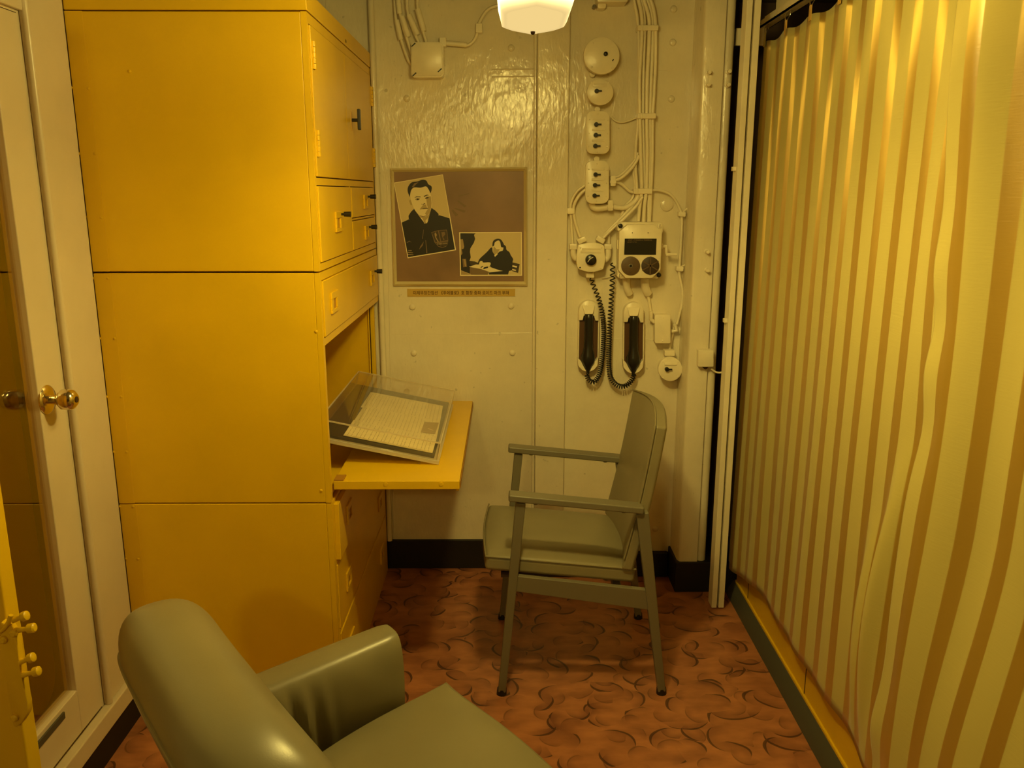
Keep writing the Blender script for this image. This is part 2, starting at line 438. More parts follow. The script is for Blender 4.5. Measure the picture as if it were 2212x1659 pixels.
# shallow welded ridges and seams of the bulkhead
def ridge(x0, y0, x1, y1, Y, r, parent=wall_back, name='weld_seam'):
    a, b = W(x0, y0, Y=Y), W(x1, y1, Y=Y)
    return MB().tube([a, b], r, 8).build(name, M['cream'], parent, smooth=True)
ridge(1062, 150, 1158, 149, YB + .001, .003)
ridge(1062, 166, 1158, 165, YB + .001, .003)
ridge(842, 722, 1156, 719, YB + .001, .0015)
ridge(1226, 729, 1480, 735, YR + .001, .0015)
ridge(836, 400, 851, 1150, YB + .001, .003)
ridge(1424, 152, 1500, 152, YR + .001, .002)
BOLT = None
def bolt(x, y, Y, r=.0125, h=.005):
    c = W(x, y, Y=Y)
    MB().lathe((c.x, Y + .002, c.z), (0, -1, 0), [(0, r), (h, r), (h + .003, r * .8), (h + .0045, r * .3)], 16).build('bolt', M['cream'], wall_back, smooth=True)
for x, y in ((879, 213), (1104, 104), (891, 663), (1104, 661), (894, 763), (1107, 762), (1107, 966)): bolt(x, y, YB)
for x, y in ((1455, 20), (1453, 92), (1450, 214), (1415, 1142)): bolt(x, y, YR)
bolt(1440, 442, YR, .024, .008)

struct(MB().box(.111, .226, 3.165, YB + .02, .1, CEIL).box(.100, .111, 3.235, YB + .02, .1, CEIL).build('trim_1', M['cream'], bevel=.004))
col_ = struct(MB().loft([[(x, y, z) for x, y in ((.672, 3.20), (.673, 3.07), (.678, 3.054), (.686, 3.05), (.752, 3.05), (.752, 3.30), (.672, 3.30))] for z in (.122, CEIL)]).build('trim_2', M['cream'], bevel=.004))
struct(MB().tube([(.768, 3.075, .11), (.768, 3.075, CEIL)], .019, 16).build('trim_3', M['cream'], smooth=True))
struct(MB().tube([(W(806, 160, Y=3.25).x, 3.253, .13), (W(806, 160, Y=3.25).x, 3.253, CEIL)], .011, 12).build('trim_4', M['cream'], smooth=True))
bb = MB().box(-.66, .24, YB - .012, YB + .05, 0, .128).box(.24, .66, YR - .025, YR + .1, 0, .104).box(.664, .95, 3.04, YR + .1, 0, .126)
struct(bb.build('baseboard_back', M['base'], bevel=.003))
# the dark slot right of the column and the bunk recess behind the curtain
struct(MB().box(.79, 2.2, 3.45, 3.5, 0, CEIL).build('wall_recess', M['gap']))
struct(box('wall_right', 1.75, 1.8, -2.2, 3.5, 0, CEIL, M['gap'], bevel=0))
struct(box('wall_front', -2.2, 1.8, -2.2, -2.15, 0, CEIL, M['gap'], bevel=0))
wl = MB()
wl.box(XL - .05, XL, 2.05 + .0, 3.5, .0, CEIL).box(XL - .05, XL, 1.12, 2.05, 1.95, CEIL).box(XL - .05, XL, .4, 1.12, 0, CEIL)
wl.box(XL - .05, XL, 1.12, 2.05, 0, .12)
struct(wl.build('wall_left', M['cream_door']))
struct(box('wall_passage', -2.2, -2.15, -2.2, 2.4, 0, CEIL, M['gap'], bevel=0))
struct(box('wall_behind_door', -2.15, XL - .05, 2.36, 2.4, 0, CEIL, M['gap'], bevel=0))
struct(box('baseboard_left', XL, XL + .006, .4, YC, 0, .108, M['base'], bevel=.001))
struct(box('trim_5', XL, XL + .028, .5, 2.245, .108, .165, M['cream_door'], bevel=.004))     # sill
# door jamb: flat casing with a bead next to the leaf
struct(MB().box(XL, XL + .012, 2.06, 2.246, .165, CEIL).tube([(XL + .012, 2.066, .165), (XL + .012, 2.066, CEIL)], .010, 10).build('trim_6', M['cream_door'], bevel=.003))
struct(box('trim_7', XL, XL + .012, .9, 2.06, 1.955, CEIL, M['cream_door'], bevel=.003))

door = bpy.data.objects.new('door_1', None); COL.objects.link(door); door.location = (XL, 1.6, .167); door['kind'] = 'structure'
df = MB()
df.box(XL - .03, XL + .004, 1.934, 2.046, .170, 1.948).box(XL - .03, XL + .004, 1.12, 1.22, .170, 1.948)
df.box(XL - .03, XL + .004, 1.22, 1.934, .170, .292).box(XL - .03, XL + .004, 1.22, 1.934, 1.84, 1.948)
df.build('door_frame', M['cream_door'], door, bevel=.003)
box('door_pane', XL - .014, XL - .009, 1.21, 1.94, .285, 1.85, M['door_glass'], door, bevel=0)
box('door_kick_strip', XL + .004, XL + .009, 1.40, 1.86, .262, .280, M['coving'], door, bevel=.001)
kx, ky, kz = XL + .004, 1.966, 1.06
MB().lathe((kx, ky, kz), (1, 0, 0), [(0, .036), (.003, .036), (.008, .030), (.009, .014)], 28).build('door_rose', M['chrome'], door, smooth=True)
kb = MB().lathe((kx, ky, kz), (1, 0, 0), [(.008, .011), (.024, .012), (.030, .017), (.038, .0245), (.052, .026), (.064, .0235), (.071, .015), (.072, .008)], 28).build('door_knob', M['chrome'], door, smooth=True)
MB().lathe((kx, ky, kz), (1, 0, 0), [(.0715, .0078), (.0735, .0075), (.074, .003)], 16).build('keyhole_disc', M['seam'], kb, smooth=True)
# painted steel door leaf standing behind the glass: rounded corners
pl = [(2.165 - .3, 1.0)]
def yz_round(y0, y1, z0, z1, r, n=8):
    pts = []
    for cy, cz, a0 in ((y1 - r, z1 - r, 0), (y0 + r, z1 - r, 90), (y0 + r, z0 + r, 180), (y1 - r, z0 + r, 270)):
        for k in range(n + 1):
            a = math.radians(a0 + 90 * k / n); pts.append((cy + r * math.cos(a), cz + r * math.sin(a)))
    return pts
pts = yz_round(1.15, 2.16, .13, 1.95, .09)
struct(box('wall_passage_side', -1.40, -1.336, .6, 2.36, 0, CEIL, M['frame'], bevel=0))
bd = MB().loft([[(-1.334, y, z) for y, z in pts], [(-1.30, y, z) for y, z in pts]]).build('steel_door', M['yellow'], bevel=.003)
MB().box(-1.332, -1.30, 1.15, 2.2, 0, .130).build('threshold', M['frame'], bd, bevel=.002)
tag(bd, 'yellow steel door with rounded corners seen through the glass of the cream door', 'door')

# ------------------------------------------------------------------ near hatch door edge (lower left foreground)
hd = thing('hatch_door', 'yellow steel hatch door edge with bolted latch plate, closest to the camera at lower left', 'door', (-1.0, 1.35, 0))
box('door_leaf', XL, -.884, 1.345, 1.385, .0, 1.95, M['yellow'], hd, bevel=.004)
HY = 1.335
def hpx(x, y): return W(x, y, Y=HY)
lp = [(2, 1345), (22, 1352), (34, 1372), (44, 1450), (60, 1520), (60, 1542), (48, 1562), (34, 1572), (28, 1568), (4, 1420), (0, 1380)]
MB().plate(lp, HY - .004, 1.345, ch=.003).build('latch_plate', M['yellow'], hd, smooth=True)
rg = spline([hpx(-12, 1368), hpx(8, 1358), hpx(22, 1342), hpx(28, 1325)], 6)
MB().tube([p + Vector((0, -.006, 0)) for p in rg], .004, 10).build('latch_ring', M['yellow'], hd, smooth=True)
for bx, by, tx, ty in ((28, 1340, 58, 1329), (34, 1362, 74, 1356), (44, 1430, 72, 1419), (50, 1458, 84, 1449)):
    a, b_ = hpx(bx, by), hpx(tx, ty)
    dog = MB().tube([a, a.lerp(b_, .68)], [.0055, .0035], 12).build('dog_bolt', M['yellow'], hd, smooth=True)
    MB().tube([a.lerp(b_, .62), a.lerp(b_, .68), b_, b_ + (b_ - a) * .06], [.005, .0085, .0085, .006], 10).build('bolt_head', M['yellow'], dog, smooth=True)
for x, y in ((12, 1378), (36, 1546), (34, 1364)):
    c = hpx(x, y)
    MB().lathe((c.x, HY - .004, c.z), (0, -1, 0), [(0, .007), (.005, .007), (.008, .004)], 12).build('rivet', M['yellow'], hd, smooth=True)

# ------------------------------------------------------------------ yellow cabinets along the left
def zf(x, y): return W(x, y, X=XC).z
def yf(x, y): return W(x, y, X=XC).y
XBK = XL + .01
YE = 3.245
def rivets(lst, parent, Y=YC, r=.0045):
    for x, y in lst:
        c = W(x, y, Y=Y)
        MB().lathe((c.x, Y, c.z), (0, -1, 0), [(0, r), (.0015, r * .9), (.0028, r * .4)], 10).build('rivet', M['yellow'], parent, smooth=True)
def hull(par, z0, z1, stile_to, open_front=False, top_open=False):
    """case of a cabinet: side facing the room's near end, back, far side, top and bottom boards"""
    t = .02
    b = MB()
    b.box(XBK, XC - .0155, YC, YC + t, z0, z1)             # near side
    b.box(XBK, XC - .0155, YE - t, YE, z0, z1)             # far side
    b.box(XBK, XBK + t, YC + t, YE - t, z0, z1)    # back
    b.box(XBK + t, XC - .017, YC + t, YE - t, z0, z0 + t)
    if not top_open: b.box(XBK + t, XC - .017, YC + t, YE - t, z1 - t, z1)
    o = b.build('case', M['yellow'], par, bevel=.0025)
    return o
def pull(parent, y, z, knob=True, w=.062, h=.058, x=XC + .004):
    """recessed flush pull: raised plate with a dark pocket, black latch knob"""
    p = MB()
    p.box(x, x + .006, y - w / 2, y + w / 2, z + h * .18, z + h / 2).box(x, x + .006, y - w / 2, y + w / 2, z - h / 2, z - h * .32)
    p.box(x, x + .006, y - w / 2, y - w * .26, z - h * .32, z + h * .18).box(x, x + .006, y + w * .26, y + w / 2, z - h * .32, z + h * .18)
    pp = p.build('flush_pull', M['yellow'], parent, bevel=.0012)
    MB().box(x, x + .001, y - w * .26, y + w * .26, z - h * .32, z + h * .18).build('pull_recess', M['brown_in'], pp)
    if knob:
        MB().cyl((x, y + w * .36, z + h * .36), (x + .022, y + w * .36, z + h * .36), .0038, seg=10).cyl((x + .014, y + w * .36, z + h * .36), (x + .034, y + w * .36, z + h * .36), .0075, .0085, 14).build('latch_knob', M['black'], parent, smooth=True)
FT = .004
def front(name, par, y0, y1, z0, z1, th=FT, bevel=.002, x=XC):
    """door leaf or drawer front: dark reveal is the gap around it with a dark sheet behind"""
    return box(name, x - .012, x + th, y0, y1, z0, z1, M['yellow'], par, bevel=bevel)
def frame_front(par, cells, z0, z1, y0=YC, y1=YE, name='face_frame', x=XC):
    """face frame with openings (cells = y0,y1,z0,z1) filled by fronts"""
    ys = sorted({y0, y1, *[c[0] for c in cells], *[c[1] for c in cells]}); zs = sorted({z0, z1, *[c[2] for c in cells], *[c[3] for c in cells]})
    b = MB()
    for ya, yb in zip(ys, ys[1:]):
        za = None
        for zA, zB in zip(zs, zs[1:]):
            cy, cz = (ya + yb) / 2, (zA + zB) / 2
            if any(c[0] < cy < c[1] and c[2] < cz < c[3] for c in cells): continue
            b.box(x - .015, x, ya, yb, zA, zB)
    bmesh.ops.remove_doubles(b.bm, verts=b.bm.verts, dist=1e-5)
    b.build(name, M['yellow'], par)

# --- upper cupboard
ZU0, ZU1 = 1.341, 1.992
up = thing('wall_cupboard', 'upper yellow steel cupboard with two tall doors above three small drawers', 'cupboard', ((XBK + XC) / 2, (YC + YE) / 2, ZU0))
hull(up, ZU0 + .0015, ZU1, 0)
g = .0028
D1 = (2.266, 2.719, 1.587, 1.967); D2 = (2.719, 3.222, 1.587, 1.967)
R1 = (2.266, 2.742, 1.362, 1.568); R2 = (2.748, 3.222, 1.466, 1.568); R3 = (2.748, 3.222, 1.362, 1.460)
frame_front(up, [(D1[0], D2[1], D1[2], D1[3]), R1, R2, R3], ZU0 + .0015, ZU1)
MB().box(XC - .016, XC - .013, 2.26, 3.23, 1.35, 1.975).build('gap_shade_sheet', M['seam'], up)  # added dark sheet stands in for the shade inside the gaps
for nm, c in (('door', D1), ('door', D2)):
    d_ = front(nm, up, c[0] + g * (.6 if c is D1 else .3), c[1] - g * (.3 if c is D1 else .6), c[2] + g, c[3] - g)
    ye = c[0] + .016 if c is D1 else c[1] + .004
    for zz in (1.893, 1.675):
        hg = MB()
        for k in range(5):
            hg.cyl((XC + .007, ye, zz - .034 + k * .0137), (XC + .007, ye, zz - .034 + k * .0137 + .0128), .0055, seg=10)
        hg.box(XC + .002, XC + .006, ye - .012, ye + .012, zz - .034, zz + .034)
        hg.build('hinge', M['yellow'], d_, smooth=True)
    if c is D2:
        hz, hy = 1.775, 2.80
        ph = MB().loft([[(XC + FT, hy + .013 * math.cos(a), hz + .030 * math.sin(a) * (1.15 if math.sin(a) < 0 else 1)) for a in [2 * PI * k / 20 for k in range(20)]], [(XC + FT + .002, hy + .012 * math.cos(a), hz + .028 * math.sin(a) * (1.15 if math.sin(a) < 0 else 1)) for a in [2 * PI * k / 20 for k in range(20)]]]).build('handle_plate', M['tan'], d_)
        MB().cyl((XC + FT, hy, hz), (XC + .028, hy, hz), .0055, seg=12).box(XC + .024, XC + .034, hy - .007, hy + .007, hz - .030, hz + .034).build('handle', M['black'], d_, bevel=.002)
for c in (R1, R2, R3):
    r_ = front('drawer', up, c[0] + g, c[1] - g, c[2] + g, c[3] - g)
    pull(r_, (c[0] + c[1]) / 2 + (.0 if c is R1 else .02), (c[2] + c[3]) / 2 + .0, w=.085 if c is R1 else .08, h=.058 if c is R1 else .048)
rivets([(154, 190), (191, 191), (170, 332), (205, 332), (184, 468), (219, 470), (280, 154)], up)
# cornice over it
cn = thing('cornice_panel', 'plain yellow steel fascia strip on top of the upper cupboard', 'panel', ((XBK + XC) / 2, (YC + YE) / 2, ZU1))
MB().box(XBK, XC + .002, YC - .001, YE, ZU1 + .003, 2.046).build('fascia', M['yellow'], cn, bevel=.003)
MB().lathe((XC + .002, W(745, 75, X=XC).y, 2.008), (1, 0, 0), [(0, .006), (.0008, .005)], 12).build('screw_hole', M['seam'], cn)

# --- secretary middle
ZM0, ZM1 = .684, 1.3395
mid = thing('secretary_cabinet', 'middle yellow steel cabinet with a wide drawer above the open desk niche', 'cabinet', ((XBK + XC) / 2, (YC + YE) / 2, ZM0))
mb = MB(); t = .02
mb.box(XBK, XC - .0155, YC, YC + t, ZM0, ZM1 - .0015); mb.box(XBK, XC - .0155, YE - t, YE, ZM0, ZM1 - .0015); mb.box(XBK, XBK + t, YC + t, YE - t, ZM0, ZM1 - .0015)
mb.box(XBK + t, XC - .002, YC + t, YE - t, 1.137, 1.150); mb.box(XBK + t, XC - .01, YC + t, YE - t, ZM0, .709)
mb.build('case', M['yellow'], mid, bevel=.0025)
MB().box(XC - .0155, XC, YC, YC + t, ZM0, 1.137).build('niche_edge', M['yellow'], mid)
MB().box(XBK + .02, XC - .03, 3.20, 3.224, .71, 1.137).box(XC - .034, XC - .03, 3.19, 3.224, .71, 1.137).build('inner_side', M['yellow'], mid, bevel=.001)
RB = (2.266, 3.235, 1.158, 1.317)
frame_front(mid, [RB], 1.137, ZM1 - .0015)
MB().box(XC - .016, XC - .013, 2.26, 3.235, 1.15, 1.325).build('gap_shade_sheet', M['seam'], mid)  # dark sheet put behind the drawer gaps as their shade
r_ = front('drawer', mid, RB[0] + g, RB[1] - g, RB[2] + g, RB[3] - g)
pull(r_, 2.395, 1.243, knob=False, w=.095, h=.06); pull(r_, 3.09, 1.243, w=.085, h=.055)
rivets([(200, 601), (233, 601), (215, 731), (248, 731), (231, 857), (262, 857), (246, 976), (274, 976), (683, 716), (694, 1060)], mid)
# drop-front desk flap
fl = thing('desk_flap', 'yellow drop-front desk flap standing open, carrying the display case', 'desk flap', (-.33, 2.75, .71))
MB().box(XC + .001, -.138, 2.283, 3.232, .711, .737).box(-.150, -.141, 2.30, 3.22, .700, .711).build('board', M['yellow'], fl, bevel=.002)
MB().box(-.137, -.1355, 2.29, 3.225, .713, .733).build('edge_strip', M['brown_in'], fl)
for xx in (833, 953):
    c = W(xx, 1046, Y=2.283); MB().lathe((c.x, 2.283, c.z), (0, -1, 0), [(0, .0065), (.0012, .0062), (.0016, .003)], 14).build('screw', M['yellow'], fl, smooth=True)
MB().box(XC + .002, XC + .03, 2.284, 2.33, .7375, .741).build('stay_plate', M['brown_in'], fl)

# --- lower drawers
low = thing('drawer_cabinet', 'lowest yellow steel cabinet with three shaded drawers under the desk flap', 'cabinet', ((XBK + XC) / 2, (YC + YE) / 2, 0))
b = MB(); b.box(XBK, XC - .0155, YC, YC + t, 0.0, ZM0 - .003); b.box(XBK, XC - .0155, YE - t, YE, 0.0, ZM0 - .003); b.box(XBK, XBK + t, YC + t, YE - t, 0, ZM0 - .003)
b.box(XBK + t, XC - .01, YC + t, YE - t, ZM0 - .023, ZM0 - .003); b.box(XBK + t, XC - .06, YC + t, YE - t, .0, .03)
b.build('case', M['yellow'], low, bevel=.0025)
cells = [(2.275, 3.225, .492, .672), (2.275, 3.225, .270, .480), (2.275, 3.225, .050, .258)]
frame_front(low, cells, 0, ZM0 - .003)
for i, c in enumerate(cells):
    dx = .014 if i == 0 else .003
    r_ = MB().box(XC - .012, XC + dx, c[0] + g, c[1] - g, c[2] + g, c[3] - g).build('drawer', M['yellow'], low, bevel=.002)
    pull(r_, 2.42, c[2] + .10, knob=False, w=.08, h=.06, x=XC + dx); pull(r_, 3.08, c[2] + .10, knob=(i == 0), w=.08, h=.06, x=XC + dx)
rivets([(259, 1094), (288, 1094), (273, 1207), (299, 1207)], low)
# narrow stile strip standing proud along the wall side of the three cabinets, with welded seam lines
for par, z0, z1, xe in ((up, ZU0 + .002, ZU1, 238), (mid, ZM0, ZM1 - .002, 238), (low, 0.0, ZM0 - .004, 293)):
    zc = (z0 + z1) / 2
    xr = W(262, 1000, Y=YC).x + .03 if par is not low else W(293, 1084, Y=YC).x
    xr = W(238, 590, Y=YC).x if par is not low else W(293, 1084, Y=YC).x
    MB().box(XL + .012, xr, YC - .0012, YC + .002, z0, z1).build('stile_strip', M['yellow'], par)

# ------------------------------------------------------------------ acrylic display case with the letter
TH = math.radians(11.9)
co = Vector((-.216, 2.434, .7385))                       # near lower right corner, on the desk flap
ex = Vector((-math.cos(TH), 0, math.sin(TH))); ey = Vector((0, 1, 0)); ez = Vector((math.sin(TH), 0, math.cos(TH)))
LX, LY, LZ = .375, .69, .068
def cp(a, b_, c_): return co + ex * a + ey * b_ + ez * c_
CM = Matrix(((ex.x, ey.x, ez.x, co.x), (ex.y, ey.y, ez.y, co.y), (ex.z, ey.z, ez.z, co.z), (0, 0, 0, 1)))
dc = thing('display_case', 'clear acrylic display case lying tilted on the open desk flap', 'display case', (co.x - .18, co.y + .34, .7385))
tt = .004
b = MB()
b.box(0, LX, 0, tt, .012, LZ, mat=CM).box(0, LX, LY - tt, LY, .012, LZ, mat=CM).box(0, tt, tt, LY - tt, .012, LZ, mat=CM).box(LX - tt, LX, tt, LY - tt, .012, LZ, mat=CM)
b.box(tt, LX - tt, tt, LY - tt, LZ - tt, LZ, mat=CM)
b.build('cover', M['acrylic'], dc)
e = MB()
for (a0, a1, b0, b1) in ((0, LX, -.0006, .0035), (0, LX, LY - .0035, LY + .0006), (-.0006, .0035, 0, LY), (LX - .0035, LX + .0006, 0, LY)):
    e.box(a0, a1, b0, b1, LZ - .0035, LZ + .0006, mat=CM)
for a0, b0 in ((0, 0), (LX, 0), (0, LY), (LX, LY)):
    e.box(a0 - .0015, a0 + .0015, b0 - .0015, b0 + .0015, .012, LZ, mat=CM)
e.build('cover_edge', M['acrylic_edge'], dc)
MB().box(-.006, LX + .004, -.006, LY + .006, 0, .0115, mat=CM).build('base_tray', M['acrylic_edge'], dc, bevel=.001)
MB().box(.05, .058, .0, LY, -.012, -.0005, mat=CM).box(LX - .03, LX - .024, .05, LY - .05, -.058, -.0005, mat=CM).build('stand_rib', M['acrylic'], dc)
bk = MB().box(.012, LX - .006, .012, LY - .02, .012, .022, mat=CM).build('backing_board', M['board'], bevel=.001)
tag(bk, 'black backing board lying inside the clear acrylic display case', 'board')
# letter sheets on the board: find them on the tilted plane from where the photo shows their corners
def on_case(x, y, c_):
    d = ray(x, y); n = ez; p0 = cp(0, 0, c_)
    s_ = (p0 - EYE).dot(n) / d.dot(n); q = EYE + d * s_ - co
    return q.dot(ex), q.dot(ey)
def sheet(corners, c_, name, label):
    P = [on_case(x, y, c_) for x, y in corners]
    P = [(min(max(a, .02), LX - .014), min(max(b_, .02), LY - .03)) for a, b_ in P]
    b = MB()
    b.loft([[cp(a, q, c_) for a, q in P], [cp(a, q, c_ + .0006) for a, q in P]])
    o = b.build(name, M['paper'])
    tag(o, label, 'letter')
    return o, P
# three overlapping sheets: near, middle, far
def lerp2(a, b_, t_): return (a[0] + (b_[0] - a[0]) * t_, a[1] + (b_[1] - a[1]) * t_)
NL, NR, FR_, FL_ = (740, 943), (937, 984), (957, 877), (804, 847)
SH = []
for i, (t0, t1, dl, lab) in enumerate(((.66, 1.0, (-3, 0), 'farthest handwritten letter sheet in the acrylic display case'), (.34, .69, (2, 0), 'middle handwritten letter sheet overlapping the farthest one in the display case'), (0, .37, (0, 0), 'nearest handwritten letter sheet, lying at the front of the display case'))):
    a0, b0 = lerp2(NL, FL_, t0), lerp2(NR, FR_, t0); a1, b1 = lerp2(NL, FL_, t1), lerp2(NR, FR_, t1)
    a0 = (a0[0] + dl[0], a0[1]); a1 = (a1[0] + dl[0], a1[1])
    o, P = sheet([a0, b0, b1, a1], .0228 + i * .0009, 'letter_sheet', lab)
    tag(o, group='handwritten letter sheets in the display case'); SH.append((o, P, .0228 + i * .0009 + .0007))
for o, P, c_ in SH:
    ink = MB()
    (a_nl, b_nl), (a_nr, b_nr), (a_fr, b_fr), (a_fl, b_fl) = P
    nl = 21
    for k in range(nl):
        u = (k + 1) / (nl + 1)
        u += random.uniform(-.008, .008)
        A = Vector((a_nl + (a_nr - a_nl) * u, b_nl + (b_nr - b_nl) * u)); B = Vector((a_fl + (a_fr - a_fl) * u, b_fl + (b_fr - b_fl) * u))
        ln = (B - A).length; v = .01 + random.random() * .004
        while v < ln - .012:
            wl_ = random.uniform(.004, .019)
            if v + wl_ > ln - .008: break
            p = A.lerp(B, v / ln); q = A.lerp(B, (v + wl_) / ln)
            m_ = int(wl_ / .0025)
            for z_ in range(m_):
                s0 = p.lerp(q, z_ / m_); s1 = p.lerp(q, (z_ + .7) / m_)
                h_ = random.uniform(.0012, .0032)
                ink.face([cp(s0.x, s0.y, c_), cp(s1.x, s1.y, c_), cp(s1.x + h_ * .5, s1.y, c_), cp(s0.x + h_, s0.y + .0006, c_)])
            v += wl_ + random.uniform(.003, .007)
    ink.build('handwriting', M['handink'], o)
sn = [on_case(x, y, .027) for x, y in ((909, 933), (940, 937), (948, 913), (917, 911))]
o = MB().loft([[cp(a, q, .0262) for a, q in sn], [cp(a, q, .0268) for a, q in sn]]).build('snapshot', M['p_mid'])
tag(o, 'small brown snapshot lying on the right edge of the letter sheets', 'photograph')
MB().loft([[cp(a, q, .0270) for a, q in [on_case(x, y, .027) for x, y in ((924, 925), (936, 929), (936, 930), (924, 926))]], [cp(a, q, .0271) for a, q in [on_case(x, y, .027) for x, y in ((924, 925), (936, 929), (936, 930), (924, 926))]]]).build('figure_mark', M['p_light'], o)
# ------------------------------------------------------------------ framed picture on the far bulkhead
YP = YB
pic = thing('framed_picture', 'brass framed brown picture with two sepia photographs, hung on the cream bulkhead', 'picture', (W(990, 617, Y=YP).x, YP - .01, W(990, 617, Y=YP).z))
yo = YP - .022
FO = [(843, 363.5), (1139, 361), (1140, 618), (850, 617.5)]
FI = [(851, 371.5), (1131, 369.5), (1131.5, 608), (857.5, 608)]
def rect_frame(mb, O, I, Y0, Y1):
    o_ = [W(x, y, Y=Y1) for x, y in O]; i_ = [W(x, y, Y=Y1) for x, y in I]
    m_ = [a.lerp(b_, .45) + Vector((0, Y0 - Y1 , 0)) for a, b_ in zip(o_, i_)]
    q_ = [a.lerp(b_, .30) + Vector((0, Y0 - Y1 + .004, 0)) for a, b_ in zip(o_, i_)]
    r_ = [a.lerp(b_, .75) + Vector((0, Y0 - Y1 + .007, 0)) for a, b_ in zip(o_, i_)]
    n_ = [Vector((p.x, YP, p.z)) for p in o_]
    rings = [n_, o_, q_, m_, r_, i_]
    V = [[mb.bm.verts.new(p) for p in r] for r in rings]
    for a, b_ in zip(V, V[1:]):
        for k in range(4): mb.bm.faces.new((a[k], a[(k + 1) % 4], b_[(k + 1) % 4], b_[k]))
b = MB(); rect_frame(b, FO, FI, yo, YP - .010)
b.build('frame', M['gold'], pic)
def flat(mb, pts, Y, mi=0): mb.face([W(x, y, Y=Y) for x, y in pts], mi)
YS = YP - .0085
b = MB(); b.loft([[W(x, y, Y=YS) for x, y in [(849, 369), (1133, 367), (1134, 610), (855, 610)]], [W(x, y, Y=YS) + Vector((0, .007, 0)) for x, y in [(849, 369), (1133, 367), (1134, 610), (855, 610)]]])
ps = b.build('poster', M['poster'], pic)
b = MB()
for t_ in ([(975, 455), (978, 452), (990, 464), (984, 468)], [(980, 450), (983, 449), (1006, 455), (1003, 460)], [(987, 434), (990, 433), (1008, 445), (1003, 448)], [(990, 423), (1013, 417), (1014, 419), (991, 425)]):
    flat(b, t_, YS - .0004)
b.build('aeroplane_mark', M['p_grey'], ps)
def C1(L_): return [(840 + x / 8.73, 370 + y / 8.73) for x, y in L_]
PM = [M[k] for k in ('p_bord', 'p_bg', 'p_dark', 'p_skin', 'p_skin2', 'p_dark2', 'p_light', 'p_mid', 'p_grey')]
def mkprint(name, polys, label):
    b = MB(); Y = YS - .0005
    for i, (mi, pts) in enumerate(polys):
        flat(b, pts, Y - i * .00006, mi)
    o = b.build(name, PM, ps); o['label'] = label; return o
sm = lambda L_, n=4: [(p.x, p.y) for p in spline([(x, y, 0) for x, y in L_] + [(L_[0][0], L_[0][1], 0)], n)][:-1]
face = sm([(405, 480), (395, 380), (440, 310), (520, 290), (600, 305), (690, 275), (740, 330), (780, 410), (800, 480), (815, 600), (800, 700), (770, 780), (720, 840), (640, 852), (560, 815), (490, 730), (450, 640), (420, 560)])
hair = sm([(395, 490), (355, 380), (365, 290), (430, 210), (540, 190), (640, 158), (710, 180), (740, 240), (800, 280), (810, 330), (785, 410), (755, 350), (700, 285), (600, 310), (480, 305), (425, 350), (405, 420)])
